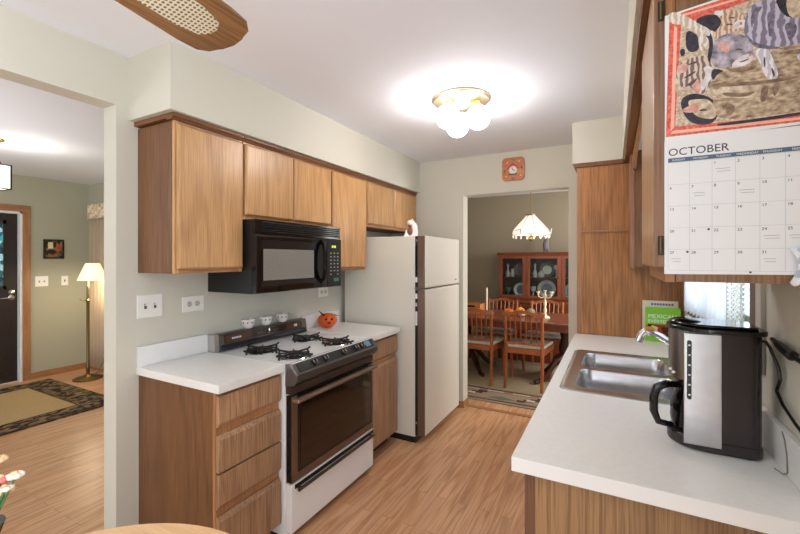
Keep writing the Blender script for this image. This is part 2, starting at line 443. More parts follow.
# front door in the living room
d = thing('door_1', (-6.22, 1.65, 0), None, None); struct(d)
DK = plain('dark_brown_door', (44, 34, 32), .4)
b = MB(DK); b.box(-6.27, -6.225, 1.30, 2.035, .01, 1.985)
b.box(-6.225, -6.215, 1.36, 1.62, .15, .9).box(-6.225, -6.215, 1.70, 1.97, .15, .9); b.build('door_slab', d, .006)
dg = spotted('leaded_glass_daylit', [(70, 150, 160), (40, 60, 70), (150, 190, 200), (60, 90, 90)], 16, .15)
dg.node_tree.nodes['Principled BSDF'].inputs['Emission Strength'].default_value = .5; dg.node_tree.links.new(dg.node_tree.nodes['Color Ramp'].outputs[0], dg.node_tree.nodes['Principled BSDF'].inputs['Emission Color'])  # emission in the glass colours stands in for daylight outside
b = MB(DK); b.box(-6.225, -6.210, 1.47, 1.93, 1.10, 1.14).box(-6.225, -6.210, 1.47, 1.93, 1.86, 1.90).box(-6.225, -6.21, 1.47, 1.51, 1.10, 1.90).box(-6.225, -6.21, 1.905, 1.93, 1.10, 1.90)
b.m(dg).box(-6.226, -6.219, 1.51, 1.905, 1.14, 1.86); b.build('glass_light', d)
b = MB(CHROME); b.lathe([(.028, 0), (.03, .012), (.012, .02), (.011, .05), (0, .052)], (-6.225, 1.975, 1.0), 'x', 16)
b.tube([(-6.175, 1.975, 1.0), (-6.175, 1.93, 1.0), (-6.178, 1.87, .995)], .009); b.lathe([(.026, 0), (.026, .014), (0, .02)], (-6.225, 1.975, 1.065), 'x', 16)
b.build('door_handle', d)
b = MB(PLATE); b.box(-6.3, -6.19, 2.046, 2.066, 0, 2.01).box(-6.3, -6.19, 1.27, 1.29, 0, 2.01).box(-6.3, -6.19, 1.27, 2.066, 1.99, 2.01); b.build('door_jamb', d)
b = MB(TRIMOAK); b.box(-6.2, -6.18, 2.066, 2.14, 0, 2.085).box(-6.2, -6.18, 1.196, 1.27, 0, 2.085); b.m(TRIMOAKY).box(-6.2, -6.178, 1.196, 2.14, 2.01, 2.085)
b.build('door_casing', d, .004)

# ------------------------------------------------------------------ upper cabinets, left run
XB, XF, XD = XW, -1.806, -1.786     # back, face frame, door front
def door_panel(b, x0, x1, y0, y1, z0, z1, mat=OAK, lip=.008):
    # slab door with a routed lip all round
    b.m(mat); d = x1-x0
    s = 1
    pts = [(y0, z0), (y1, z0), (y1, z1), (y0, z1)]
    A = [b.v((x0, y, z)) for y, z in pts]; B = [b.v((x0+d*.5, y, z)) for y, z in pts]
    iy0, iy1, iz0, iz1 = y0+lip, y1-lip, z0+lip, z1-lip
    C = [b.v((x1, y, z)) for y, z in ((iy0, iz0), (iy1, iz0), (iy1, iz1), (iy0, iz1))]
    b.f(A[::-1]); b.f(C)
    for k in range(4):
        j = (k+1) % 4
        b.f([A[k], A[j], B[j], B[k]]); b.f([B[k], B[j], C[j], C[k]])
def upper(label, y0, y1, z0, doors, z1=2.1335, near=False, hinge=False):
    c = thing('wall_cabinet', (XB, (y0+y1)/2, z0), label, 'cabinet', 'oak wall cabinets')
    g = .0008
    b = MB(OAKD); b.box(XB+.001, XF-.019, y0+g, y1-g, z0, z1-.03)
    b.build('body', c)
    b = MB(OAK); st = .022
    b.box(XF-.018, XF, y0+g, y0+st, z0, z1-.03).box(XF-.018, XF, y1-st, y1-g, z0, z1-.03)
    b.m(TRIMOAKY).box(XF-.018, XF-.0005, y0+st, y1-st, z0, z0+.03).box(XF-.018, XF-.0005, y0+st, y1-st, z1-.06, z1-.03)
    b.build('face_frame', c, .0015)
    for (a, e) in doors:
        b = MB(); door_panel(b, XF+.0015, XD+.002, a, e, z0+.022, z1-.045); b.build('door', c)
    # crown strip under the soffit
    b = MB(wood('oak_crown', (128, 82, 48), (78, 46, 26), 'y', .4))
    prof = [(XF-.03, z1-.03), (XF+.006, z1-.03), (XF+.010, z1-.022), (XF+.018, z1-.014), (XF+.018, z1-.001), (XF-.03, z1-.001)]
    b.prism(prof, 'y', y0-.018 if near else y0+g, y1-g)
    if near: b.box(XB+.002, XF-.03, y0-.018, y0+.01, z1-.022, z1-.001)
    b.build('crown_strip', c)
    return c
upper('oak wall cabinet with one wide door at the open end of the run', 1.145, 1.531, 1.385, [(1.153, 1.523)], near=True)
upper('short two-door oak wall cabinet directly above the black microwave', 1.532, 2.304, 1.675, [(1.540, 1.912), (1.920, 2.296)])
upper('tall narrow oak wall cabinet between microwave and refrigerator', 2.305, 2.770, 1.365, [(2.317, 2.758)])
upper('short oak wall cabinet above the refrigerator', 2.771, 3.715, 1.722, [(2.787, 3.238), (3.246, 3.69)])

# ------------------------------------------------------------------ base cabinets, left run
BX0, BXF, BXD = XW+.001, -1.525, -1.503
def base_cab(label, y0, y1, name='base_cabinet'):
    c = thing(name, ((BX0+BXF)/2, (y0+y1)/2, 0), label, 'cabinet', 'oak base cabinets')
    return c
c = base_cab('oak base cabinet with four drawers and bare end panel left of the range', 1.150, 1.523)
b = MB(OAKD); b.box(BX0, BXF-.018, 1.150, 1.522, .09, .874); b.build('body', c)
b = MB(TRIMOAK); b.box(BXF-.018, BXF, 1.150, 1.522, .09, .874); b.build('face_frame', c, .0015)
P1(BLACKM, 'toe_kick', c, (BX0, -1.60, 1.16, 1.52, 0, .09))
for k, (z0, z1, pull) in enumerate(((.732, .858, 'b'), (.525, .672, 't'), (.376, .516, 'b'), (.098, .318, 't'))):
    b = MB(OAKPALE)
    x0, x1 = BXF+.001, BXD
    pr = [(x0, z0), (x1-.002, z0), (x1, z0+.003), (x1, z1-.003), (x1-.002, z1), (x0, z1)]
    if pull == 'b': pr = [(x0, z0-.012), (x0+.008, z0-.012), (x1, z0+.008), (x1, z1-.003), (x1-.002, z1), (x0, z1)]
    if pull == 't': pr = [(x0, z0), (x1-.002, z0), (x1, z0+.003), (x1, z1-.008), (x0+.008, z1+.012), (x0, z1+.012)]
    b.prism(pr, 'y', 1.154, 1.518); b.build('drawer', c)
c = base_cab('narrow oak base cabinet with drawer over door between range and refrigerator', 2.324, 2.775)
b = MB(OAKD); b.box(BX0, BXF-.018, 2.324, 2.775, .09, .874); b.build('body', c)
b = MB(TRIMOAK); b.box(BXF-.018, BXF, 2.324, 2.775, .09, .874); b.build('face_frame', c, .0015)
P1(BLACKM, 'toe_kick', c, (BX0, -1.60, 2.33, 2.77, 0, .09))
for nm, z0, z1, pull in (('drawer', .725, .858, 'b'), ('door', .105, .672, 't')):
    b = MB(OAKPALE); x0, x1 = BXF+.001, BXD
    pr = [(x0, z0-.012), (x0+.008, z0-.012), (x1, z0+.008), (x1, z1), (x0, z1)] if pull == 'b' else [(x0, z0), (x1, z0), (x1, z1-.008), (x0+.008, z1+.012), (x0, z1+.012)]
    b.prism(pr, 'y', 2.328, 2.765); b.build(nm, c)
def counter(label, y0, y1):
    c = thing('countertop', (-1.8, (y0+y1)/2, .875), label, 'countertop')
    b = MB(LAM); b.box(XW+.001, -1.487, y0, y1, .876, .914); b.build('worktop', c, .002)
    b = MB(LAM_E); b.box(XW+.001, -2.084, y0, y1, .9142, 1.016); b.build('backsplash', c, .003)
counter('white laminate countertop left of the range, below the light switches', 1.138, 1.5240)
counter('white laminate countertop holding the orange pumpkin right of the range', 2.3220, 2.785)

# ------------------------------------------------------------------ range
r = thing('gas_range', (-1.78, 1.916, 0), 'white gas range with dark oven door between the counters', 'stove')
RY0, RY1 = 1.5265, 2.3195
FWD = Matrix.Translation((.020, 0, 0))
b = MB(WHITE); b.box(-2.09, -1.4845, RY0, RY1, .03, .885); b.build('body', r, .003)
b = MB(WHITE); b.box(-2.03, -1.458, RY0, RY1, .886, .908)
b.box(-2.03, -1.458, RY0, RY0+.012, .908, .914).box(-2.03, -1.458, RY1-.012, RY1, .908, .914).box(-1.472, -1.458, RY0+.012, RY1-.012, .908, .914)
b.build('cooktop', r, .003)
# burners: drip bowl and cast grate, four of them
for bx in (-1.835, -1.585):
    for by in (1.70, 2.09):
        b = MB(CHROME); b.lathe([(.098, .911), (.095, .914), (.07, .910), (.03, .909), (0, .909)], (bx, by, 0), seg=24)
        db = b.build('drip_bowl', r)
        b = MB(CAST); b.lathe([(.026, .911), (.03, .922), (.028, .93), (0, .931)], (bx, by, 0), seg=16); b.build('burner_head', r)
        b = MB(CAST); h = .927
        b.tube([(bx+.042*math.cos(2*PI*k/12), by+.042*math.sin(2*PI*k/12), h) for k in range(13)], .0045, 6, cap=False)
        for k in range(4):
            ca_, sa_ = math.cos(PI/2*k), math.sin(PI/2*k)
            b.tube([(bx+.036*ca_, by+.036*sa_, h), (bx+.112*ca_, by+.112*sa_, h+.001), (bx+.132*ca_, by+.132*sa_, h+.008)], .0062, 6)
            b.tube([(bx+.110*ca_, by+.110*sa_, h), (bx+.118*ca_, by+.118*sa_, .9085)], .0058, 6)
            ca_, sa_ = math.cos(PI/2*k+PI/4), math.sin(PI/2*k+PI/4)
            b.tube([(bx+.042*ca_, by+.042*sa_, h), (bx+.085*ca_, by+.085*sa_, h+.001)], .0045, 6)
        b.build('burner_grate', r)
# backguard
b = MB(plain('backguard_steel', (120, 116, 112), .3, metal=.7)); b.prism([(-2.10, .912), (-2.028, .912), (-2.034, .925), (-2.046, 1.0), (-2.052, 1.008), (-2.10, 1.008)], 'y', RY0, RY1)
bk = b.build('backguard', r, .003)
b = MB(DKBROWN)
def slope(y0, y1, z0, z1, out, mat, mb):
    mb.m(mat); fx = lambda z: -2.034-(z-.925)*.16
    mb.prism([(fx(z0)-.004, z0), (fx(z0)+out, z0), (fx(z1)+out, z1), (fx(z1)-.004, z1)], 'y', y0, y1)
slope(1.60, 2.265, .950, .999, .003, DKBROWN, b)
slope(1.61, 1.80, .957, .992, .0042, plain('console_wood', (92, 56, 36), .35), b)
slope(1.815, 2.10, .957, .992, .0042, plain('console_dark', (36, 26, 22), .3), b)
slope(2.115, 2.255, .957, .992, .0042, plain('console_wood', (92, 56, 36), .35), b)
for k in range(6): slope(1.652+k*.012, 1.661+k*.012, .970, .980, .0048, PLATE, b)
for y in (1.85, 1.875, 1.99, 2.015): slope(y, y+.016, .971, .976, .0048, COPPER, b)
slope(2.185, 2.215, .966, .984, .0055, PLATE, b)
b.m(CHROME).lathe([(.014, 0), (.014, .008), (0, .010)], (-2.038, 1.94, .975), 'x', 16)
b.build('console', bk)
b = MB(plain('console_rail', (64, 64, 72), .25, metal=.5)); b.prism([(-2.032, .917), (-2.018, .917), (-2.014, .93), (-2.026, .947), (-2.038, .947)], 'y', 1.575, 2.29); b.build('rail', bk)
b = MB(plain('end_cap_silver', (186, 184, 182), .3, metal=.7)); b.prism([(-2.10, .914), (-2.024, .914), (-2.034, 1.012), (-2.10, 1.012)], 'y', RY0-.002, RY0+.03); b.build('end_cap', bk, .002)
# control panel
b = MB(GUNMETAL); b.M = FWD
b.prism([(-1.504, .80), (-1.448, .815), (-1.432, .835), (-1.432, .862), (-1.440, .872), (-1.476, .912), (-1.504, .912)], 'y', RY0+.002, RY1-.002)
b.m(DKBROWN).box(-1.504, -1.468, RY0+.004, RY1-.004, .762, .80)
b.m(BLACKM)
nx, nz = .743, .669
b.prism([(-1.4728, .9105), (-1.4395, .8735), (-1.4375, .8755), (-1.4708, .9125)], 'y', RY0+.04, RY1-.03)
b.m(plain('label_blue', (90, 140, 170), .3)).prism([(-1.4700, .9090), (-1.4440, .8801), (-1.4420, .8821), (-1.4680, .911)], 'y', 2.20, 2.255)
cp = b.build('control_panel', r, .002)
b = MB(plain('end_cap_grey', (112, 108, 106), .35, metal=.6)); b.M = FWD; b.prism([(-1.504, .80), (-1.446, .812), (-1.427, .834), (-1.427, .864), (-1.474, .9155), (-1.504, .9155)], 'y', RY0-.001, RY0+.014); b.build('end_cap', cp, .002)
for y in (1.69, 1.785, 1.955, 2.09, 2.155):
    b = MB(BLACKM); b.M = FWD; q = Vector((-1.455, y, .893)); nn = Vector((nx, 0, nz)).normalized()
    b.cyl(q, q+nn*.016, .0195, 18, .0175); p0 = q+nn*.016; b.m(CHROME).cyl(p0, p0+nn*.002, .016, 18)
    tt = Vector((-nz, 0, nx)); b.m(BLACKM).cyl(p0+nn*.004-tt*.014, p0+nn*.004+tt*.014, .005, 8)
    b.build('knob', r)
# oven door
od = MB(BLACK); od.M = FWD; od.box(-1.504, -1.468, RY0+.006, RY1-.006, .306, .752)
od = od.build('oven_door', r, .004)
b = MB(OVENGL); b.M = FWD; b.box(-1.469, -1.4665, RY0+.075, RY1-.045, .365, .705); b.build('oven_window', od)
b = MB(COPPER); b.M = FWD; b.box(-1.469, -1.4635, RY0+.008, RY1-.008, .308, .346); b.box(-1.469, -1.465, RY0+.008, RY0+.05, .346, .75).box(-1.469, -1.465, RY1-.026, RY1-.008, .346, .75); b.build('door_trim', od, .001)
b = MB(COPPER); b.M = FWD; b.prism([(-1.437, .722), (-1.424, .722), (-1.420, .732), (-1.428, .744), (-1.446, .746)], 'y', RY0+.015, RY1-.012)
b.m(CHROME).box(-1.47, -1.424, RY0+.012, RY0+.04, .722, .740).box(-1.47, -1.424, RY1-.04, RY1-.012, .722, .74); b.build('handle', od, .002)
# storage drawer
dr = MB(WHITE); dr.M = FWD; dr.box(-1.504, -1.466, RY0+.004, RY1-.004, .05, .300); dr = dr.build('storage_drawer', r, .004)
b = MB(BLACKM); b.M = FWD; b.box(-1.468, -1.462, RY0+.03, RY1-.01, .272, .292); b.m(DKBROWN).cyl((-1.452, RY0+.045, .262), (-1.452, RY1-.02, .262), .009, 12)
b.m(BLACKM).box(-1.466, -1.452, RY0+.05, RY0+.07, .256, .268).box(-1.466, -1.452, RY1-.05, RY1-.03, .256, .268); b.build('handle', dr)
P1(BLACKM, 'toe_kick', r, (-2.05, -1.53, RY0+.02, RY1-.02, 0, .05))
for k, (y, lab) in enumerate(((1.808, 'white cup on range backguard, closest to the wide left counter'), (1.957, 'white cup in the middle of the range backguard'), (2.107, 'white cup with red flowers on backguard, closest to the pumpkin'))):
    c = thing('cup', (-2.077, y, 1.0085), lab, 'cup', 'white cups on the range backguard')
    b = MB(PORC); b.lathe([(.022, 1.0085), (.026, 1.011), (.030, 1.016), (.041, 1.035), (.0445, 1.062), (.0455, 1.068), (.043, 1.068), (.0395, 1.036), (.028, 1.02), (0, 1.019)], (-2.077, y, 0), seg=22)
    # painted flower dots
    b.build('bowl', c)
    b = MB(RED)
    for a in (-.9, -.25, .4):
        ang = a*1.0-.55; q = Vector((-2.077+.0426*math.cos(ang), y+.0426*math.sin(ang), 1.047)); b.ball(q, .005, seg=8, rings=6)
    b.build('painted_dots', c)

# pumpkin
p = thing('pumpkin_decoration', (-1.985, 2.50, .9145), 'orange pumpkin with painted face and dark leaves beside the range', 'pumpkin')
b = MB(ORANGE); b.ball((-1.985, 2.50, .9145+.058), .077, 1, 1, .74, 32, 14, 8, .10); b.build('body', p)
b = MB(plain('pumpkin_stem', (150, 120, 50), .6)); b.tube([(-1.985, 2.50, .976), (-1.982, 2.502, 1.003), (-1.975, 2.506, 1.016)], [.014, .010, .009], 8); b.build('stem', p)
b = MB(BLACKM)
b.tube([(-1.985, 2.495, 1.003), (-1.985, 2.45, 1.018), (-1.99, 2.405, 1.055)], [.005, .015, .004], 6, flat=.4); b.tube([(-1.985, 2.505, 1.003), (-1.965, 2.545, 1.012), (-1.95, 2.59, .998)], [.005, .015, .004], 6, flat=.4)
b.build('leaf', p)
b = MB(BLACKM); fd = Vector((.75, -.66, 0))
for s_, z_ in ((-.022, .990), (.022, .990)):
    q = Vector((-1.985, 2.50, z_))+fd*.071+Vector((.66, .75, 0))*s_; b.ball(q, .010, seg=10, rings=6)
b.m(plain('dark_red_mouth', (120, 20, 24), .4)).ball(Vector((-1.985, 2.50, .962))+fd*.070, .014, 1, 1, .8, 10, 6)
b.build('face', p)

# ------------------------------------------------------------------ microwave
MWX = 1
m = thing('microwave', (-1.9, 1.918, 1.26), 'black over-range microwave under the short two-door cabinet', 'microwave')
MY0, MY1 = 1.537, 2.299
b = MB(BLACKM); b.box(XW+.001, -1.742, MY0, MY1, 1.262, 1.673); b.build('body', m, .002)
b = MB(BLACK); b.box(-1.742, -1.712, MY0, MY1, 1.592, 1.672)
for k in range(5):
    z = 1.604+k*.0125; b.m(BLACKM).prism([(-1.713, z), (-1.704, z+.002), (-1.711, z+.009)], 'y', MY0+.04, MY1-.02)
b.build('vent_grille', m)
GB = plain('black_glass', (10, 10, 12), .05, spec=.6)
b = MB(GB); b.prism([(-1.741, 1.264), (-1.706, 1.264), (-1.702, 1.27), (-1.702, 1.583), (-1.708, 1.59), (-1.741, 1.59)], 'y', MY0, 2.14)
md = b.build('door', m, .004)
b = MB(BLACK); b.prism([(-1.7025, 1.30), (-1.6990, 1.30), (-1.6990, 1.305), (-1.6990, 1.57), (-1.7025, 1.57)], 'y', 1.540, 1.556); b.build('door_edge_trim', md)
b = MB(plain('microwave_window', (128, 126, 120), .18, noise=.1, nscale=90)); b.box(-1.7025, -1.7005, 1.585, 2.005, 1.335, 1.51); b.build('door_window', md)
b = MB(plain('recess_black', (26, 25, 27), .22))
b.prism([(-1.702, 1.51), (-1.7, 1.51), (-1.6935, 1.560), (-1.702, 1.560)], 'y', 1.575, 2.02).prism([(-1.702, 1.335), (-1.7, 1.335), (-1.6965, 1.30), (-1.702, 1.30)], 'y', 1.575, 2.02)
b.build('window_surround', md)
b = MB(PLATE); b.lathe([(.011, 0), (.011, .001), (0, .0012)], (-1.7018, 1.625, 1.315), 'x', 16); b.build('emblem', md)
b = MB(PLATE)
for k in range(3): b.box(-1.7018, -1.7008, 1.945+k*.012, 1.953+k*.012, 1.302, 1.310)
b.build('badge', md)
b = MB(BLACK); b.tube([(-1.702, 2.085, 1.30), (-1.675, 2.075, 1.33), (-1.662, 2.07, 1.38), (-1.660, 2.07, 1.43), (-1.662, 2.07, 1.49), (-1.675, 2.075, 1.545), (-1.702, 2.085, 1.575)], .014, 10); b.build('handle', md)
b = MB(plain('panel_black', (16, 16, 18), .45, spec=.3)); b.box(-1.741, -1.703, 2.143, MY1, 1.264, 1.59)
pc = b.build('control_panel', m, .003)
b = MB(plain('display_green', (200, 210, 90), .4, emit=.7))
for k in range(4): b.box(-1.7035, -1.7018, 2.192+k*.011+(k > 1)*.004, 2.199+k*.011+(k > 1)*.004, 1.53, 1.546)
b.build('display', pc)
b = MB(plain('key_grey', (150, 152, 150), .5))
for i in range(3):
    for j in range(7):
        if j == 0 and i == 1: continue
        b.box(-1.7035, -1.7018, 2.175+i*.038, 2.19+i*.038, 1.345+j*.024, 1.353+j*.024)
b.build('keypad', pc)
b = MB(plain('key_teal', (50, 120, 100), .5)); b.box(-1.7035, -1.7018, 2.215, 2.27, 1.300, 1.322); b.build('start_key', pc)

# ------------------------------------------------------------------ refrigerator
f = thing('refrigerator', (-1.7, 3.225, 0), 'almond top-freezer refrigerator beside the doorway', 'refrigerator')
FY0, FY1, FZ = 2.828, 3.622, 1.635
b = MB(FRIDGE); b.box(-2.06, -1.382, FY0, FY1, .05, FZ); b.build('body', f, .006)
BRN = plain('fridge_trim_brown', (118, 96, 82), .3, metal=.3)
for nm, z0, z1 in (('freezer_door', 1.223, 1.637), ('fridge_door', .062, 1.212)):
    b = MB(FRIDGE); b.box(-1.355, -1.298, FY0+.02, FY1-.002, z0, z1); dd = b.build(nm, f, .010, segs=3)
    b = MB(BRN); b.box(-1.358, -1.300, FY0+.004, FY0+.0195, z0+.002, z1-.002); b.build('edge_trim', dd, .003)
    b = MB(BLACKM); b.box(-1.381, -1.3585, FY0+.006, FY0+.0195, z0+.004, z1-.004)
    b.box(-1.381, -1.3555, FY0+.0195, FY1-.01, z0+.004, z1-.004); b.build('gasket', dd)
    for k, (za, zb, mt) in enumerate(((1.33, 1.56, BLACK), (1.27, 1.31, PLATE), (1.585, 1.61, CHROME)) if nm == 'freezer_door' else ((.93, 1.04, PLATE), (1.08, 1.11, CHROME), (1.14, 1.18, PLATE), (.155, .175, CHROME))):
        b = MB(mt); b.box(-1.378, -1.361, FY0, FY0+.006, za, zb); b.build('handle_inset', dd, .002)
P1(GREY, 'badge', f, (-1.2985, -1.2965, 3.50, 3.545, 1.258, 1.270))
P1(BLACKM, 'base_grille', f, (-2.03, -1.38, FY0+.01, FY1-.01, 0, .055))
fg = thing('figurine', (-1.46, 2.95, FZ), 'white and brown ceramic animal figurine on top of the refrigerator', 'figurine')
b = MB(PORC); b.tube([(-1.46, 2.965, FZ), (-1.452, 2.965, FZ+.05), (-1.452, 2.965, FZ+.095), (-1.47, 2.955, FZ+.125)], [.034, .032, .024, .020], 12); b.ball((-1.482, 2.945, FZ+.115), .024); b.ball((-1.470, 2.965, FZ+.14), .008, 1, 1, 1.4, 8, 6)
b.tube([(-1.505, 2.93, FZ), (-1.505, 2.93, FZ+.035), (-1.505, 2.93, FZ+.06)], [.026, .014, .006], 10); b.build('body', fg)
b = MB(plain('figurine_brown', (120, 72, 50), .3)); b.ball((-1.478, 2.94, FZ+.045), .028, 1, 1, 1.2); b.ball((-1.482, 2.935, FZ+.09), .013); b.build('brown_patch', fg)

# ------------------------------------------------------------------ right run: base cabinet, counter, sink
RX0 = -.246; RYN, RYF = 1.112, 3.158
c = thing('base_cabinet', (.09, 2.1, 0), 'long oak base cabinet carrying the sink counter, wood-grained end facing out', 'cabinet', 'oak base cabinets')
b = MB(OAKG); b.box(-.19, XR-.002, 1.140, 1.158, .0, .874); b.build('end_panel', c)
b = MB(wood('oak_corner_post', (120, 84, 64), (78, 50, 38), 'z', .4)); b.box(-.218, -.19, 1.139, 1.175, .09, .874); b.build('corner_post', c, .002)
b = MB(OAKD); b.box(-.20, XR-.002, 1.159, 1.72, .09, .874).box(-.20, XR-.002, 2.66, RYF, .09, .874).box(-.20, -.185, 1.72, 2.66, .09, .874).box(-.185, XR-.002, 1.72, 2.66, .09, .11); b.build('body', c)
P1(BLACKM, 'toe_kick', c, (-.14, .38, 1.16, RYF, 0, .09))
for k in range(4):
    y0 = 1.18+k*.495; b = MB(); 
    bb = MB(OAK); bb.box(-.218, -.2005, y0, y0+.485, .11, .68); bb.build('door', c, .004)
    bb = MB(OAKY); bb.box(-.218, -.2005, y0, y0+.485, .70, .855); bb.build('drawer', c, .004)
# counter with a real cut-out for the sink
SX0, SX1, SY0, SY1 = -.185, .315, 1.80, 2.57
c = thing('countertop', (.07, 2.1, .875), 'long white laminate counter with sink, coffee maker and books', 'countertop')
b = MB(LAM); b.box(RX0, XR-.001, RYN, SY0, .876, .914).box(RX0, XR-.001, SY1, RYF, .876, .914).box(RX0, SX0, SY0, SY1, .876, .914).box(SX1, XR-.001, SY0, SY1, .876, .914)
b.build('worktop', c)
b = MB(LAM_E); b.box(RX0-.0015, XR-.001, RYN-.0015, RYN, .8755, .9135).box(RX0-.0015, RX0, RYN, RYF, .8755, .9135); b.build('edge_band', c)
b = MB(LAM); b.box(XR-.019, XR-.001, RYN, RYF, .9142, 1.016); b.build('backsplash', c, .003)
s = thing('kitchen_sink', (.065, 2.185, .75), 'stainless steel double-bowl sink set in the right counter', 'sink')
def rrect(x0, x1, y0, y1, r, n=5):
    out = []
    for cx, cy, a0 in ((x1-r, y1-r, 0), (x0+r, y1-r, PI/2), (x0+r, y0+r, PI), (x1-r, y0+r, 1.5*PI)):
        for k in range(n+1): a = a0+PI/2*k/n; out.append((cx+r*math.cos(a), cy+r*math.sin(a)))
    return out
def ringfaces(b, A, B, sm=True):
    n = len(A)
    for k in range(n): b.f([A[k], A[(k+1) % n], B[(k+1) % n], B[k]], sm)
def loop(b, pts, z): return [b.v((x, y, z)) for x, y in pts]
RIMX0, RIMX1, RIMY0, RIMY1 = -.203, .335, 1.775, 2.595
bowls = [(-.145, .235, 1.835, 2.155), (-.145, .235, 2.195, 2.535)]
b = MB(STEEL)
zt = .9165
# rim deck: strips around the bowls, then each bowl
outer = rrect(RIMX0, RIMX1, RIMY0, RIMY1, .04)
o0, o1 = loop(b, outer, .9145), loop(b, rrect(RIMX0+.008, RIMX1-.008, RIMY0+.008, RIMY1-.008, .036), .919)
ringfaces(b, o0, o1)
o2 = loop(b, rrect(RIMX0+.018, RIMX1-.018, RIMY0+.018, RIMY1-.018, .03), zt); ringfaces(b, o1, o2)
be = []
for (x0, x1, y0, y1) in bowls:
    L0 = loop(b, rrect(x0, x1, y0, y1, .05), zt); be.append(L0)
edges = []
for L0 in [o2]+be:
    for k in range(len(L0)):
        e = b.bm.edges.get((L0[k], L0[(k+1) % len(L0)])) or b.bm.edges.new((L0[k], L0[(k+1) % len(L0)])); edges.append(e)
bmesh.ops.triangle_fill(b.bm, use_beauty=True, edges=edges)
b.build('rim', s, recalc=True, sharp=50)
for (x0, x1, y0, y1) in bowls:
    b = MB(STEEL)
    prev = loop(b, rrect(x0, x1, y0, y1, .05), zt)
    for inset, z, rr in ((.004, .911, .05), (.010, .85, .05), (.018, .775, .05), (.035, .755, .045), (.07, .750, .03)):
        q = loop(b, rrect(x0+inset, x1-inset, y0+inset, y1-inset, rr), z); ringfaces(b, prev, q); prev = q
    b.f(prev)
    cx, cy = (x0+x1)/2, (y0+y1)/2
    b.lathe([(.042, .7505), (.040, .753), (.03, .7515), (0, .7512)], (cx, cy, 0), seg=18)
    b.build('bowl', s, recalc=False, sharp=50)
# faucet
t = thing('faucet', (.295, 2.30, .917), 'chrome single-spout faucet behind the sink bowls', 'faucet')
b = MB(CHROME); b.prism(rrect(.262, .322, 2.20, 2.40, .028), 'z', .9168, .932); b.lathe([(.027, .932), (.024, .965), (.022, .985), (0, .99)], (.295, 2.30, 0)); b.build('base', t, .004)
b = MB(CHROME); b.tube([(.295, 2.30, .965), (.27, 2.30, 1.015), (.235, 2.30, 1.055), (.19, 2.30, 1.085), (.155, 2.30, 1.095), (.13, 2.30, 1.085)], [.017, .017, .016, .015, .0145, .014], 12)
b.build('spout', t)
b = MB(CHROME); b.tube([(.138, 2.30, 1.102), (.122, 2.30, 1.085), (.108, 2.30, 1.05)], [.017, .020, .018], 12); b.m(BLACKM).cyl((.1085, 2.30, 1.051), (.107, 2.30, 1.048), .013, 12); b.build('nozzle', t)
b = MB(CHROME); b.tube([(.295, 2.30, .985), (.297, 2.28, 1.03), (.29, 2.24, 1.06)], [.010, .009, .011], 10); b.build('lever', t)

# ------------------------------------------------------------------ pantry and right wall cabinets
c = thing('pantry_cabinet', (.08, 3.45, 0), 'full-height oak pantry whose panelled side closes the counter end', 'cabinet')
b = MB(OAKD); b.box(-.215, XR-.001, 3.166, 3.73, .09, 2.112); b.build('body', c)
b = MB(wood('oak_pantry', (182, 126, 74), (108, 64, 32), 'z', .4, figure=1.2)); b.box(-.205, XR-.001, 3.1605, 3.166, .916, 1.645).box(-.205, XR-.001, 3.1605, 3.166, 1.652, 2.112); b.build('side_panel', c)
b = MB(TRIMOAKX); b.box(-.205, .10, 3.152, 3.1604, 1.641, 1.656); b.build('divider_strip', c, .002)
b = MB(TRIMOAK); b.box(-.236, -.205, 3.160, 3.2, .09, 2.112); b.build('corner_stile', c, .002)
b = MB(wood('oak_crown', (128, 82, 48), (78, 46, 26), 'y', .4)); b.box(-.25, .06, 3.146, 3.1595, 2.112, 2.1435).box(-.25, -.2155, 3.1595, 3.73, 2.112, 2.1435); b.build('crown_strip', c, .003)
for z0, z1 in ((.11, 1.63), (1.66, 2.10)):
    b = MB(OAK); b.box(-.2355, -.2155, 3.21, 3.72, z0, z1); b.build('door', c, .004)
CZ0 = 1.402
c = thing('wall_cabinet', (.25, 1.32, CZ0), 'oak wall cabinet on the right wall with calendar hung on its side', 'cabinet', 'oak wall cabinets')
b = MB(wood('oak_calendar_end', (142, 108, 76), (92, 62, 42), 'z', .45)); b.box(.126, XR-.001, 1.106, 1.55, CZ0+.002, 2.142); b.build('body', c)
b = MB(TRIMOAK); b.box(.105, .1255, 1.113, 1.135, CZ0, 2.142).box(.105, .1255, 1.528, 1.55, CZ0, 2.142); b.m(TRIMOAKY).box(.105, .1255, 1.135, 1.528, CZ0, CZ0+.04).box(.105, .1255, 1.135, 1.528, 2.10, 2.142); b.build('face_frame', c, .0015)
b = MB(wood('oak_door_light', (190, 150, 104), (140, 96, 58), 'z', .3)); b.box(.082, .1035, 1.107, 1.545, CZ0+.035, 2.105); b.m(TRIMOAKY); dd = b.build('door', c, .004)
b = MB(wood('oak_door_edge', (150, 112, 86), (96, 66, 48), 'z', .45)); b.box(.0835, .1033, 1.1036, 1.1069, CZ0+.037, 2.103); b.build('edge_strip', dd)
for z in (1.487, 2.03):
    b = MB(BLACKM); b.box(.0905, .1025, 1.1005, 1.1035, z-.022, z+.022); b.m(BRASSD).cyl((.0965, 1.101, z-.02), (.0965, 1.101, z+.02), .0032, 8)
    b.build('hinge', c)
c = thing('wall_cabinet', (.25, 3.0, CZ0), 'narrow oak wall cabinet beyond the window, against the pantry', 'cabinet', 'oak wall cabinets')
b = MB(OAKD); b.box(.116, XR-.001, 2.935, 3.150, CZ0, 2.142); b.build('body', c)
b = MB(wood('oak_far_stile', (158, 110, 82), (104, 66, 46), 'z', .4)); b.box(.092, .1155, 2.930, 3.150, CZ0-.008, 2.142); b.build('door', c, .003)
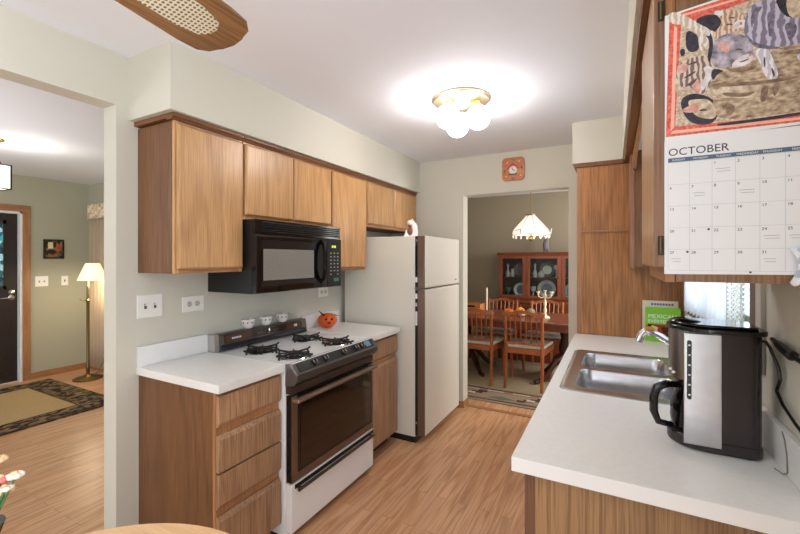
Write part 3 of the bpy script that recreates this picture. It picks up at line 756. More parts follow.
# valance board between the two
bx = MB(TRIMOAKY); pts = [(1.552, 2.142), (1.552, 2.02)]
for k in range(21):
    u = k/20; y = 1.60+u*1.28; z = 2.02+.085*(math.sin(PI*min(1, max(0, u)))**.5) if 0 < u < 1 else 2.02
    pts.append((y, z))
pts += [(2.932, 2.02), (2.932, 2.142)]
bx.prism(pts, 'x', .105, .124); o = bx.build('window_valance'); tag(o, 'arched oak valance board spanning the top of the sink window', 'valance')
struct(P1(wood('oak_crown', (128, 82, 48), (78, 46, 26), 'y', .4), 'trim_2', None, (.066, .104, 1.112, 3.145, 2.118, 2.1435)))

# curtains
WHITEC = cloth_sheer('white_sheer_cloth', (244, 248, 255), .8); LACE = cloth_sheer('lace_cloth', (236, 238, 236), .95, lattice=190)
def curtain(name, y0, y1, z0, z1, mat, x, waves, amp, hem, label):
    b = MB(mat)
    def fn(u, v):
        y = y0+(y1-y0)*u; zz = z1+(z0(u)-z1)*v
        return (x-amp*math.sin(u*waves*2*PI)*(.4+.6*v), y, zz-(hem*abs(math.sin(u*waves*PI*2)) if v > .999 else 0))
    b.grid(fn, 90, 14); o = b.build(name, solid=.0015); return tag(o, label, 'curtain')
curtain('sheer_curtain', 1.90, 2.905, lambda u: 1.165+.03*(1-u), 1.99, WHITEC, .372, 11, .008, .018, 'white sheer curtain hanging in the sink window, plain folds')
curtain('lace_curtain', 1.672, 1.895, lambda u: 1.21+.02*u, 1.99, LACE, .374, 3, .006, .012, 'lace curtain with diamond mesh beside the dark window frame')

# calendar on the cabinet end
CY = 1.1048
cal = thing('wall_calendar', (.25, CY, 1.42), 'October wall calendar with sleeping kittens hung on the right cabinet', 'calendar')
CX0, CX1 = .103, .396
b = MB(PAPER)
b.prism([(CX0, 1.421), (CX1, 1.424), (CX1, 1.729), (CX0, 1.727)], 'y', CY-.0010, CY)
b.m(PAPER_L)
cols = [.1105+k*.0405 for k in range(8)]; rows = [1.676, 1.626, 1.577, 1.527, 1.478, 1.430]
for x in cols[:]: b.box(x-.0003, x+.0003, CY-.0013, CY-.0009, rows[-1], rows[0])
for z in rows: b.box(cols[0], cols[-1], CY-.0013, CY-.0009, z-.0003, z+.0003)
b.m(BLUEBAR).box(cols[0], cols[-1], CY-.0014, CY-.0009, 1.6775, 1.687)
b.m(PAPER)
xd, zd = (1, 0, 0), (0, 0, 1)
for k, dn in enumerate(('SUNDAY', 'MONDAY', 'TUESDAY', 'WEDNESDAY', 'THURSDAY', 'FRIDAY', 'SATURDAY')):
    b.text(dn, .0062, (cols[k]+.020, CY-.0017, 1.6800), xd, zd, .0002, 'CENTER')
b.m(INK); b.text('OCTOBER', .0240, (.1105, CY-.0013, 1.6925), xd, zd, .0002)
for n in range(1, 32):
    k = n+1; b.text(str(n), .0085, (cols[k % 7]+.003, CY-.0012, rows[k//7]-.010), xd, zd, .0002)
b.m(plain('pencil_grey', (150, 156, 168), .8))
for (cc, rr, ln) in ((1, 1, .022), (3, 1, .026), (0, 4, .018), (4, 4, .02), (2, 0, .026), (3, 1, .02), (4, 3, .026), (5, 3, .02)):
    for q in range(2): b.box(cols[cc]+.006+q*.003, cols[cc]+.006+ln, CY-.0012, CY-.0009, rows[rr]-.022-q*.006, rows[rr]-.0212-q*.006)
b.m(INK); b.lathe([(.0024, 0), (.0024, .0004), (0, .0005)], (cols[2]-.006, CY-.0015, rows[3]-.005), 'y', 10); b.lathe([(.0024, 0), (.0024, .0004), (0, .0005)], (cols[1]-.004, CY-.0015, rows[4]-.006), 'y', 10)
b.lathe([(.0022, 0), (.0022, .0004), (0, .0005)], (.257, CY-.0015, 1.4275), 'y', 10)
b.build('date_page', cal)
ART = [
 ('page', [(0.1040, 2.0170), (0.1040, 1.7220), (0.3480, 1.7310), (0.3480, 2.0350), (0.2667, 2.0350)]),
 ('red', [(0.1130, 2.0140), (0.1060, 1.7370), (0.3480, 1.7360), (0.3480, 2.0350), (0.3186, 2.0350)]),
 ('glow', [(0.1220, 1.9890), (0.1150, 1.7490), (0.1220, 1.7570), (0.1280, 1.9840)]),
 ('glow', [(0.1150, 1.7430), (0.3480, 1.7400), (0.3480, 1.7450), (0.1200, 1.7500)]),
 ('glow', [(0.1370, 2.0120), (0.2560, 2.0200), (0.2570, 2.0160), (0.1380, 2.0070)]),
 ('speck', [(0.1350, 1.9870), (0.1240, 1.7590), (0.3480, 1.7500), (0.3480, 2.0270), (0.2600, 2.0080)]),
 ('dark', [(0.1440, 1.9770), (0.1660, 1.9580), (0.1690, 1.9350), (0.1670, 1.9220), (0.1530, 1.9200), (0.1430, 1.9350)]),
 ('dark', [(0.1580, 1.9960), (0.2010, 1.9980), (0.2130, 1.9610), (0.1930, 1.9480), (0.1710, 1.9660)]),
 ('dark', [(0.1330, 1.8230), (0.1630, 1.8300), (0.2010, 1.8040), (0.2010, 1.7540), (0.1580, 1.7560), (0.1370, 1.7870)]),
 ('dark', [(0.2960, 2.0030), (0.3310, 2.0210), (0.3480, 1.9980), (0.3480, 1.9470), (0.3180, 1.9500), (0.3010, 1.9720)]),
 ('tan2', [(0.3120, 1.9920), (0.3250, 2.0000), (0.3480, 1.9980), (0.3480, 1.9410), (0.3180, 1.9500)]),
 ('tan', [(0.1810, 1.8450), (0.2130, 1.8780), (0.2690, 1.8770), (0.2960, 1.8940), (0.3480, 1.8960), (0.3480, 1.8100), (0.2780, 1.8250), (0.2270, 1.8230), (0.1880, 1.8310)]),
 ('tan', [(0.2270, 1.8290), (0.2780, 1.8250), (0.3480, 1.8190), (0.3480, 1.7560), (0.3010, 1.7570), (0.2130, 1.7580), (0.1910, 1.7810), (0.1940, 1.8140)]),
 ('tan2', [(0.1960, 1.8200), (0.2060, 1.8350), (0.2370, 1.8330), (0.2650, 1.8250), (0.2830, 1.8120), (0.2690, 1.7970), (0.2270, 1.8040), (0.2010, 1.8100)]),
 ('brownfur', [(0.2740, 1.8200), (0.2870, 1.8200), (0.2830, 1.7880), (0.2720, 1.7850)]),
 ('tan2', [(0.1450, 1.8140), (0.1630, 1.8140), (0.1860, 1.8110), (0.1990, 1.7850), (0.1980, 1.7640), (0.1760, 1.7680), (0.1580, 1.7800)]),
 ('pink', [(0.1280, 1.7930), (0.1660, 1.8070), (0.1710, 1.7940), (0.1580, 1.7830)]),
 ('tabby', [(0.1270, 1.8950), (0.1420, 1.9070), (0.1780, 1.9110), (0.1960, 1.8940), (0.1940, 1.8580), (0.1830, 1.8320), (0.1710, 1.8190), (0.1530, 1.8440), (0.1370, 1.8460), (0.1260, 1.8560)]),
 ('pink', [(0.1280, 1.8910), (0.1370, 1.9020), (0.1490, 1.8950), (0.1450, 1.8790), (0.1290, 1.8780)]),
 ('pink', [(0.1530, 1.8510), (0.1690, 1.8600), (0.1710, 1.8340), (0.1670, 1.8240), (0.1580, 1.8340)]),
 ('white', [(0.1740, 1.8840), (0.1910, 1.8830), (0.1940, 1.8610), (0.1830, 1.8440), (0.1740, 1.8270), (0.1710, 1.8470), (0.1810, 1.8640)]),
 ('arm', [(0.1090, 2.0160), (0.1170, 2.0230), (0.1370, 2.0140), (0.1660, 1.9830), (0.1910, 1.9610), (0.1940, 1.9410), (0.1760, 1.9340), (0.1660, 1.9610), (0.1370, 1.9890), (0.1160, 1.9950)]),
 ('arm', [(0.1660, 1.9610), (0.1940, 1.9630), (0.2060, 1.9350), (0.1960, 1.9290), (0.1810, 1.9320), (0.1730, 1.9150), (0.1670, 1.9360)]),
 ('face', [(0.1920, 2.0010), (0.2130, 2.0010), (0.2390, 1.9900), (0.2520, 1.9650), (0.2490, 1.9510), (0.2230, 1.9460), (0.2010, 1.9400), (0.1880, 1.9400), (0.1960, 1.9560), (0.2060, 1.9660), (0.2080, 1.9810)]),
 ('white', [(0.1910, 2.0010), (0.2060, 2.0010), (0.2130, 1.9920), (0.2060, 1.9860)]),
 ('white', [(0.2320, 1.9710), (0.2510, 1.9680), (0.2520, 1.9550), (0.2370, 1.9520), (0.2250, 1.9530)]),
 ('grey', [(0.2490, 1.9750), (0.2580, 1.9970), (0.2780, 2.0020), (0.2960, 1.9970), (0.3050, 1.9680), (0.3200, 1.9490), (0.3480, 1.9500), (0.3480, 1.8960), (0.3050, 1.8940), (0.2740, 1.9060), (0.2510, 1.9210), (0.2450, 1.9460)]),
 ('greyd', [(0.1940, 1.9350), (0.2060, 1.9450), (0.2270, 1.9460), (0.2510, 1.9330), (0.2630, 1.9030), (0.2600, 1.8790), (0.2460, 1.8710), (0.2230, 1.8730), (0.2010, 1.8750), (0.1880, 1.8900), (0.1920, 1.9170)]),
 ('white', [(0.2370, 1.8910), (0.2580, 1.8950), (0.2630, 1.8820), (0.2510, 1.8700), (0.2270, 1.8690), (0.2250, 1.8780)]),
 ('pink', [(0.1990, 1.9280), (0.2130, 1.9320), (0.2240, 1.9180), (0.2190, 1.9010), (0.2060, 1.9140)]),
 ('paw', [(0.2630, 1.8970), (0.2740, 1.9030), (0.2880, 1.8930), (0.2960, 1.8620), (0.3020, 1.8400), (0.2970, 1.8280), (0.2870, 1.8290), (0.2780, 1.8460), (0.2720, 1.8710)]),
 ('paw', [(0.3290, 1.8720), (0.3370, 1.8760), (0.3480, 1.8730), (0.3480, 1.8530), (0.3350, 1.8580)]),
 ('brownfur', [(0.1910, 1.8430), (0.2270, 1.8380), (0.2780, 1.8310), (0.3350, 1.8310), (0.3350, 1.8250), (0.2780, 1.8240), (0.2270, 1.8300), (0.1910, 1.8350)]),
 ('dark', [(0.1980, 1.7530), (0.2690, 1.7530), (0.3480, 1.7560), (0.3480, 1.7500), (0.2690, 1.7470), (0.2010, 1.7470)]),
 ('dark', [(0.1770, 1.9580), (0.1880, 1.9600), (0.1940, 1.9350), (0.1910, 1.9050), (0.1860, 1.8870), (0.1830, 1.9070), (0.1880, 1.9370)]),
 ('shade', [(0.2490, 1.9390), (0.2600, 1.9180), (0.2830, 1.9030), (0.3100, 1.8930), (0.2830, 1.8950), (0.2580, 1.9100)]),
 ('shade', [(0.2560, 1.9730), (0.2650, 1.9890), (0.2780, 1.9890), (0.2690, 1.9750), (0.2610, 1.9600), (0.2590, 1.9420)]),
 ('shade', [(0.2830, 1.9720), (0.2920, 1.9750), (0.2960, 1.9560), (0.2940, 1.9330), (0.2870, 1.9170), (0.2850, 1.9410)]),
 ('shade', [(0.3100, 1.9410), (0.3230, 1.9430), (0.3310, 1.9320), (0.3270, 1.9130), (0.3180, 1.9030), (0.3140, 1.9220)]),
 ('line', [(0.2300, 1.9070), (0.2380, 1.9100), (0.2460, 1.9030), (0.2380, 1.9060)]),
 ('line', [(0.2350, 1.8790), (0.2470, 1.8820), (0.2570, 1.8840), (0.2470, 1.8780)]),
 ('pink', [(0.2540, 1.8950), (0.2590, 1.8930), (0.2580, 1.8880), (0.2550, 1.8880)]),
 ('line', [(0.2130, 1.9660), (0.2220, 1.9680), (0.2290, 1.9610), (0.2220, 1.9640)]),
 ('line', [(0.2190, 1.9790), (0.2260, 1.9810), (0.2320, 1.9750), (0.2260, 1.9770)]),
 ('pink', [(0.2380, 1.9650), (0.2430, 1.9650), (0.2430, 1.9580), (0.2390, 1.9590)]),
 ('line', [(0.1360, 1.8640), (0.1530, 1.8750), (0.1650, 1.8780), (0.1540, 1.8680)]),
 ('line', [(0.1420, 1.8480), (0.1610, 1.8590), (0.1670, 1.8630), (0.1560, 1.8450)]),
 ('line', [(0.1450, 1.8940), (0.1580, 1.8990), (0.1680, 1.8980), (0.1580, 1.8930)]),
 ('line', [(0.1660, 1.7870), (0.1760, 1.7910), (0.1850, 1.7850), (0.1750, 1.7850)]),
 ('pink', [(0.1920, 1.7820), (0.1990, 1.7790), (0.1960, 1.7710)]),
 ('brownfur', [(0.2080, 1.8210), (0.2420, 1.8110), (0.2690, 1.8120), (0.2510, 1.8020), (0.2130, 1.8110)]),
 ('brownfur', [(0.2130, 1.7950), (0.2320, 1.7890), (0.2270, 1.7680), (0.2180, 1.7670)]),
 ('brownfur', [(0.2920, 1.8220), (0.3050, 1.8220), (0.3010, 1.8030), (0.2940, 1.7920)]),
 ('brownfur', [(0.2130, 1.8750), (0.2270, 1.8660), (0.2690, 1.8650), (0.2600, 1.8580), (0.2270, 1.8580)]),
 ('brownfur', [(0.3050, 1.8830), (0.3230, 1.8850), (0.3480, 1.8820), (0.3480, 1.8730), (0.3230, 1.8760)]),
 ('tan2', [(0.1210, 1.8820), (0.1320, 1.8550), (0.1370, 1.8320), (0.1290, 1.8270), (0.1240, 1.8440)]),
 ('white', [(0.1760, 1.9740), (0.1890, 1.9560), (0.1860, 1.9470), (0.1740, 1.9590)]),
 ('line', [(0.2780, 1.8840), (0.2810, 1.8740), (0.2800, 1.8540), (0.2780, 1.8690)]),
 ('line', [(0.2900, 1.8580), (0.2960, 1.8430), (0.2950, 1.8330), (0.2910, 1.8450)]),
 ('dark', [(0.1320, 1.9320), (0.1410, 1.9330), (0.1430, 1.9190), (0.1350, 1.9150)]),
 ('dark', [(0.1910, 1.8740), (0.2010, 1.8730), (0.2130, 1.8650), (0.2010, 1.8640), (0.1940, 1.8480), (0.1890, 1.8590)]),
]
AM = {'page': PAPER, 'red': fur('rug_red', (206, 66, 60), (240, 132, 110), 160), 'glow': plain('rug_pink_edge', (250, 190, 170), .6),
 'speck': fur('speckled_mat', (176, 150, 130), (232, 216, 196), 220), 'dark': fur('cushion_dark', (34, 30, 44), (64, 58, 74), 90),
 'tan': fur('tan_fur', (128, 100, 78), (220, 200, 172), 70, (1, 1, 1.8)), 'tan2': fur('pale_tan_fur', (176, 150, 122), (236, 222, 200), 70),
 'brownfur': fur('brown_fur', (112, 90, 78), (166, 138, 114), 80), 'pink': fur('pink_ear', (206, 130, 118), (236, 200, 192), 60),
 'tabby': fur('tabby_fur', (130, 108, 100), (222, 206, 192), 60, (1, 1, .6), 30), 'white': fur('white_fur', (206, 198, 204), (246, 242, 244), 80),
 'arm': fur('arm_fur', (204, 188, 170), (240, 232, 224), 60, (1, 1, 1), 30), 'face': fur('face_fur', (180, 142, 120), (230, 210, 192), 60, (1, 1, 1), 36),
 'grey': fur('grey_tabby_fur', (132, 124, 148), (200, 196, 216), 60, (1, 1, .8), 22), 'greyd': fur('grey_face_fur', (104, 94, 112), (206, 198, 214), 60), 'shade': fur('grey_shade_fur', (84, 78, 100), (140, 134, 156), 120), 'line': plain('print_dark', (92, 76, 78), .6), 'paw': fur('paw_fur', (206, 202, 218), (244, 242, 250), 60, (1, 1, 1), 26)}
b = MB()
def rounded(p_):
    for _ in range(2):
        q_ = []
        for (xa, za), (xb, zb) in zip(p_, p_[1:]+p_[:1]): q_ += [(xa*.75+xb*.25, za*.75+zb*.25), (xa*.25+xb*.75, za*.25+zb*.75)]
        p_ = q_
    return p_
for k, (nm, pts) in enumerate(ART):
    if nm not in ('page', 'red', 'glow', 'speck'): pts = rounded(pts)
    b.m(AM[nm]); d_ = CY-.0018-k*.00004
    if k == 0: b.prism(pts, 'y', CY-.0018, CY-.0011)
    else: b.prism(pts, 'y', d_, CY-.0017)
b.build('picture_page', cal)

# ------------------------------------------------------------------ counter objects, right
def outline(x0, x1, yc, hw, rb, n=8):
    # rounded front (-x) and softened rear corners
    pts = []
    for k in range(2*n+1):
        a = PI/2+PI*k/(2*n); pts.append((x0+hw+hw*math.cos(a), yc+hw*math.sin(a)))
    for cx, cy, a0 in ((x1-rb, yc-hw+rb, -PI/2), (x1-rb, yc+hw-rb, 0)):
        for k in range(n+1): a = a0+PI/2*k/n; pts.append((cx+rb*math.cos(a), cy+rb*math.sin(a)))
    return pts
CB = plain('coffee_maker_black', (44, 36, 36), .22)
km = thing('coffee_maker', (.25, 1.47, .915), 'black and stainless coffee maker plugged in beside the sink', 'coffee maker')
YC = 1.470; KX0, KX1, HWK = .148, .357, .086
b = MB(CB); b.prism(outline(KX0-.004, KX1, YC, HWK, .035), 'z', .915, .948, True); b.build('base', km, .006, sharp=50)
full = outline(KX0, KX1-.002, YC, HWK-.004, .035)
b = MB(CB); b.prism([(.258, YC+HWK-.004), (.258, YC-HWK+.004)]+[q for q in full if q[0] > .29], 'z', .948, 1.248, True); b.build('water_tank', km, sharp=50)
for sy in (-1, 1):
    b = MB(STEEL); b.box(.176, .262, YC+sy*(HWK-.006), YC+sy*(HWK+.0005), .932, 1.246); sp_ = b.build('side_panel', km, .002)
    b = MB(BLACK); yy = sorted((YC+sy*(HWK+.0004), YC+sy*(HWK+.003)))
    b.prism([(.1885+.0055*math.cos(a), 1.142+(.078 if math.sin(a) > 0 else -.078)+.0055*math.sin(a)) for a in [2*PI*k/16+.01 for k in range(16)]], 'y', *yy)
    b.m(PLATE); yo = YC+sy*(HWK+.0035)
    for k in range(6): b.box(.186, .191, min(yo, yy[0]), max(yo, yy[1]), 1.070+k*.028, 1.074+k*.028)
    b.build('water_gauge', sp_)
b = MB(plain('brew_head_grey', (150, 146, 142), .25, metal=.9)); hd = [q for q in full if q[0] < .2]
b.prism(hd+[(.258, YC-HWK+.006), (.258, YC+HWK-.006)], 'z', 1.105, 1.248, True); hdo = b.build('brew_head', km, sharp=50)
for dy, z_ in ((-.040, 1.120), (-.026, 1.126)):
    b = MB(PORC); b.ball((.1505+.006*(1 if dy < -.03 else 0), YC+dy, z_), .0045, seg=8, rings=6); b.build('button', hdo)
b = MB(BLACK); b.prism(outline(KX0-.006, KX1+.008, YC, HWK+.006, .035), 'z', 1.2485, 1.262, True); b.prism(outline(KX0+.01, KX1-.008, YC, HWK-.008, .03), 'z', 1.262, 1.270, True)
b.ball((.190, YC, 1.266), .042, 1, 1, .36, 18, 8); b.build('lid', km, .003, sharp=50)
CXX = .215
b = MB(CGLASS); b.lathe([(.0, .951), (.050, .951), (.060, .960), (.064, .985), (.062, 1.02), (.052, 1.055), (.044, 1.07), (.046, 1.08)], (CXX, YC, 0), seg=28)
cf = b.build('carafe', km)
b = MB(BLACK); b.lathe([(.047, 1.070), (.050, 1.074), (.050, 1.090), (.045, 1.098), (0, 1.101)], (CXX, YC, 0), seg=24); b.build('carafe_lid', cf)
b = MB(plain('coffee_dark', (30, 16, 10), .15)); b.lathe([(0, .953), (.048, .954), (.058, .961), (.061, .98), (0, .981)], (CXX, YC, 0), seg=24); b.build('coffee', cf)
b = MB(BLACK); b.tube([(.172, YC-.024, 1.080), (.140, YC-.036, 1.082), (.115, YC-.045, 1.070), (.106, YC-.048, 1.045), (.106, YC-.048, 1.00), (.118, YC-.043, .968), (.155, YC-.03, .958)], [.009, .011, .012, .012, .0115, .010, .009], 10); b.build('carafe_handle', cf)
b = MB(plain('cord_black', (16, 16, 16), .4))
b.tube([(.352, 1.425, 1.232), (.364, 1.425, 1.231), (.374, 1.43, 1.215), (.384, 1.405, 1.17), (.386, 1.395, 1.14), (.388, 1.43, 1.10), (.388, 1.385, 1.075), (.388, 1.30, 1.055), (.388, 1.20, 1.04)], .0040, 8); b.build('power_cord', km)
pl = thing('extension_plug', (.385, 1.36, 1.22), 'black ribbed extension plug lying along the right wall', 'plug')
b = MB(BLACKM); q = [(.384, 1.450, 1.236), (.3835, 1.425, 1.233), (.3835, 1.40, 1.230), (.3835, 1.37, 1.226), (.3835, 1.31, 1.219)]
b.tube(q, [.005, .006, .010, .012, .0125], 10); b.build('plug_body', pl)
b = MB(plain('cord_black', (16, 16, 16), .4)); b.tube([(.3835, 1.31, 1.219), (.386, 1.25, 1.215), (.388, 1.15, 1.20), (.388, 1.05, 1.19)], .006, 8); b.build('cord', pl)
wr = MB(plain('thin_grey_wire', (120, 112, 100), .5)); wr.tube([(.365, 1.362, .9165), (.375, 1.335, .9165), (.3795, 1.325, .925), (.3795, 1.33, .97), (.3795, 1.345, 1.0), (.376, 1.35, 1.019)], .0016, 6)
tag(wr.build('thin_wire'), 'thin grey wire looped from counter up the right backsplash', 'wire')
# books leaning against the pantry
def book(name, x0, x1, y, h, lean, th, mat, label):
    bk = thing(name, ((x0+x1)/2, y, .9145), label, 'book', 'cookbooks on the counter')
    M = Matrix.Translation((-.006, y, .9162)) @ Matrix.Rotation(-lean, 4, 'X')
    b = MB(mat); b.M = M; b.box(x0, x1, -.0, .003, 0, h).box(x0, x1, th-.003, th, 0, h).box(x0, x0+.003, .003, th-.003, 0, h); b.build('cover', bk)
    b = MB(PAPER); b.M = M; b.box(x0+.004, x1-.005, .0032, th-.0032, .003, h-.003); b.build('pages', bk)
    return bk, M
CREAM = plain('cream_cover', (226, 214, 196), .5); GREEN = plain('lime_cover', (126, 196, 44), .45)
bk, M = book('cookbook', .176, .374, 3.112, .262, .07, .022, CREAM, 'cream cookbook with blue lettering, standing behind the green one')
b = MB(plain('title_blue', (70, 110, 150), .5)); b.M = M; [b.box(.225+k*.016, .237+k*.016, -.0008, .0005, .232, .246) for k in range(8)]; b.build('title_strip', bk)
bk, M = book('cookbook', .190, .384, 3.082, .222, .07, .02, GREEN, 'lime green Mexican cookbook with food photo, in front of cream book')
b = MB(PAPER); b.M = M; b.text('MEXICAN', .036, (.205, -.001, .152), xd, zd, .0006); b.text('EVERYDAY', .029, (.205, -.001, .122), xd, zd, .0006); b.build('title', bk)
b = MB(spotted('food_photo', [(190, 120, 60), (60, 40, 30), (220, 190, 150), (150, 60, 40), (200, 150, 60)], 38)); b.M = M; b.box(.19, .384, -.0012, .0, .035, .112); b.m(PORC)
b.build('cover_photo', bk)
# ruffled cloth hung at the far right of the cabinet end
b = MB(spotted('ruffled_cloth', [(238, 242, 248), (236, 240, 246), (230, 236, 246), (196, 208, 230)], 70, .8))
b.grid(lambda u, v: (.316+.06*u+.012*math.sin(v*3)*(1-u), 1.092-.006*math.sin(u*9+v*4), 1.478-(.070+.02*u)*v-.006*math.sin(u*14)*v), 16, 10)
tag(b.build('dish_towel', solid=.003), 'white ruffled cloth with blue specks hanging beside the calendar', 'towel')

# ------------------------------------------------------------------ switch plates
def plate(name, label, cat, x, y0, y1, z0, z1, kind, face=1):
    c = thing(name, (x, (y0+y1)/2, z0), label, cat); e = .006*face
    b = MB(PLATE); b.box(x+.0005*face, x+e, y0, y1, z0, z1); b.build('cover_plate', c, .002)
    yc, zc = (y0+y1)/2, (z0+z1)/2
    if kind == 'switch':
        for dy in (-.024, .024):
            b = MB(SLOT); b.box(x+e, x+e+.001*face, yc+dy-.006, yc+dy+.006, zc-.013, zc+.013); b.m(PLATE).prism([(x+e, zc+.001), (x+e+.011*face, zc+.009), (x+e+.010*face, zc+.013), (x+e, zc+.009)], 'y', yc+dy-.004, yc+dy+.004); b.build('toggle', c)
    elif kind == 'duplex':
        for dy in (-.024, .024):
            b = MB(plain('outlet_face', (205, 200, 186), .4)); b.lathe([(.0165, x+e), (.0165, x+e+.0015*face), (0, x+e+.0015*face)], (0, yc+dy, zc), 'x', 16)
            b.m(SLOT); xa, xb = x+e+.001*face, x+e+.0022*face
            b.box(xa, xb, yc+dy-.007, yc+dy+.001, zc+.005, zc+.0075).box(xa, xb, yc+dy-.007, yc+dy+.001, zc-.0075, zc-.005).box(xa, xb, yc+dy+.006, yc+dy+.010, zc-.002, zc+.002); b.build('socket', c)
    elif kind == 'single':
        b = MB(SLOT); b.box(x+e, x+e+.001*face, yc-.006, yc+.006, zc-.013, zc+.013); b.build('toggle', c)
    return c
plate('light_switch', 'white double toggle switch plate above the left counter', 'light switch', XW, 1.140, 1.268, 1.155, 1.272, 'switch')
plate('power_outlet', 'white sideways outlet beside the toggle switches, left of the range', 'outlet', XW, 1.377, 1.508, 1.158, 1.244, 'duplex')
plate('power_outlet', 'white outlet just below the microwave, above the pumpkin', 'outlet', XW, 2.535, 2.652, 1.145, 1.222, 'duplex')
plate('light_switch', 'cream double switch plate beside the front door casing', 'light switch', -6.2, 2.187, 2.315, 1.115, 1.24, 'switch')
plate('light_switch', 'cream single switch plate between door plate and floor lamp', 'light switch', -6.2, 2.447, 2.520, 1.115, 1.235, 'single')

# wall plaque clock above the doorway
k = thing('wall_clock', (-.815, YB, 2.16), 'square wooden wall clock with little red-roofed house above the doorway', 'clock')
b = MB(wood('clock_wood', (206, 128, 74), (160, 88, 44), 'x', .4)); b.prism(rrect(-.915, -.713, 2.172, 2.385, .035), 'y', YB-.018, YB-.001); b.build('plaque', k, .004)
b = MB(PORC); b.lathe([(.036, YB-.022), (.036, YB-.018), (0, YB-.018)][::-1], (-.814, 0, 2.268), 'y', 24)
b.m(RED).prism([(-.87, 2.283), (-.814, 2.335), (-.758, 2.283), (-.764, 2.272), (-.814, 2.316), (-.864, 2.272)], 'y', YB-.028, YB-.018)
b.m(DKBROWN).box(-.85, -.778, YB-.026, YB-.018, 2.222, 2.234); b.build('house_dial', k)
b = MB(INK); b.tube([(-.814, YB-.023, 2.268), (-.824, YB-.023, 2.29)], .0025, 6).tube([(-.814, YB-.023, 2.268), (-.797, YB-.023, 2.26)], .0025, 6); b.build('hands', k)
for x, z, mt, sx, sz in ((-.738, 2.285, plain('painted_leaf', (40, 96, 90), .5), .7, 1.3), (-.892, 2.262, plain('painted_olive', (96, 92, 40), .5), .8, 1.3), (-.808, 2.362, GREY, 1, .8), (-.816, 2.192, GREY, 1.3, .7)):
    b = MB(mt); b.ball((x, YB-.018, z), .012, sx, .25, sz, 8, 6); b.build('painted_bird', k)
for x, z in ((-.865, 2.34), (-.76, 2.345), (-.745, 2.215), (-.88, 2.215)):
    b = MB(PORC); b.ball((x, YB-.018, z), .006, 1, .3, 1, 8, 6); b.build('painted_dot', k)

# ------------------------------------------------------------------ kitchen ceiling light
c = thing('ceiling_light', (-.835, 2.365, ZC), 'brass flush ceiling light with three lit white globes', 'ceiling light')
cx, cy = -.835, 2.365
b = MB(plain('polished_brass_pan', (240, 226, 200), .3, metal=1)); b.lathe([(.178, ZC-.001), (.180, ZC-.012), (.168, ZC-.020), (.150, ZC-.016), (.07, ZC-.022), (.045, ZC-.045), (0, ZC-.05)], (cx, cy, 0), seg=40)
b.build('canopy', c)
for k in range(3):
    a = math.radians(122+120*k); gx, gy = cx+.108*math.cos(a), cy+.108*math.sin(a)
    b = MB(BRASS); b.tube([(cx+.04*math.cos(a), cy+.04*math.sin(a), ZC-.03), (gx, gy, ZC-.035), (gx, gy, ZC-.066)], [.010, .012, .030], 12); b.build('arm', c)
    b = MB(GLOBE); b.ball((gx, gy, ZC-.130), .072, seg=24, rings=14); b.build('globe', c)

# ceiling fan: hub and blades with cane inserts
fn_c = Vector((-.80, .07)); FZ_ = 2.02
fan = thing('ceiling_fan', (fn_c.x, fn_c.y, FZ_), 'wooden ceiling fan blade with woven cane insert at ceiling', 'ceiling fan')
b = MB(BRASSD); b.lathe([(.10, FZ_+.03), (.11, FZ_+.05), (.11, FZ_+.12), (.06, FZ_+.15), (.03, FZ_+.17), (.014, FZ_+.18), (.014, FZ_+.36), (.06, FZ_+.385), (.07, ZC-.002), (0, ZC-.002)], (fn_c.x, fn_c.y, 0), seg=28); b.build('motor', fan)
CANE = cane_mat()
tip = Vector((-.885, .725)); dv = (tip-fn_c).normalized(); Lb = (tip-fn_c).length; pv = Vector((-dv.y, dv.x))
base_ang = math.atan2(dv.y, dv.x)
for k in range(4):
    a = base_ang+PI/2*k; M = Matrix.Translation((fn_c.x, fn_c.y, FZ_)) @ Matrix.Rotation(a, 4, 'Z') @ Matrix.Rotation(math.radians(-12), 4, 'X')
    hw = .088; x0 = .20
    out = [(x0, -.05), (x0+.06, -.062), (x0+.2, -hw+.006), (Lb-.10, -hw), (Lb-.045, -hw+.004), (Lb-.02, -hw+.022), (Lb-.012, -hw+.045), (Lb-.006, -hw+.055), (Lb, 0), (Lb-.006, hw-.055), (Lb-.012, hw-.045), (Lb-.02, hw-.022), (Lb-.045, hw-.004), (Lb-.10, hw), (x0+.2, hw-.006), (x0+.06, .062), (x0, .05)]
    ins = [(.34, -.04), (.36, -.046), (Lb-.14, -.046), (Lb-.085, -.034), (Lb-.07, -.012), (Lb-.07, .012), (Lb-.085, .034), (Lb-.14, .046), (.36, .046), (.34, .04)]
    b = MB(FAN_W); b.M = M; b.prism(out, 'z', 0, .007); bl = b.build('blade', fan, .001)
    b = MB(CANE); b.M = M; b.prism(ins, 'z', -.0012, .0082); b.build('cane_insert', bl)
    b = MB(BRASSD); b.M = M; b.prism([(.08, -.02), (.24, -.035), (.27, 0), (.24, .035), (.08, .02)], 'z', .008, .014); b.build('blade_arm', fan)

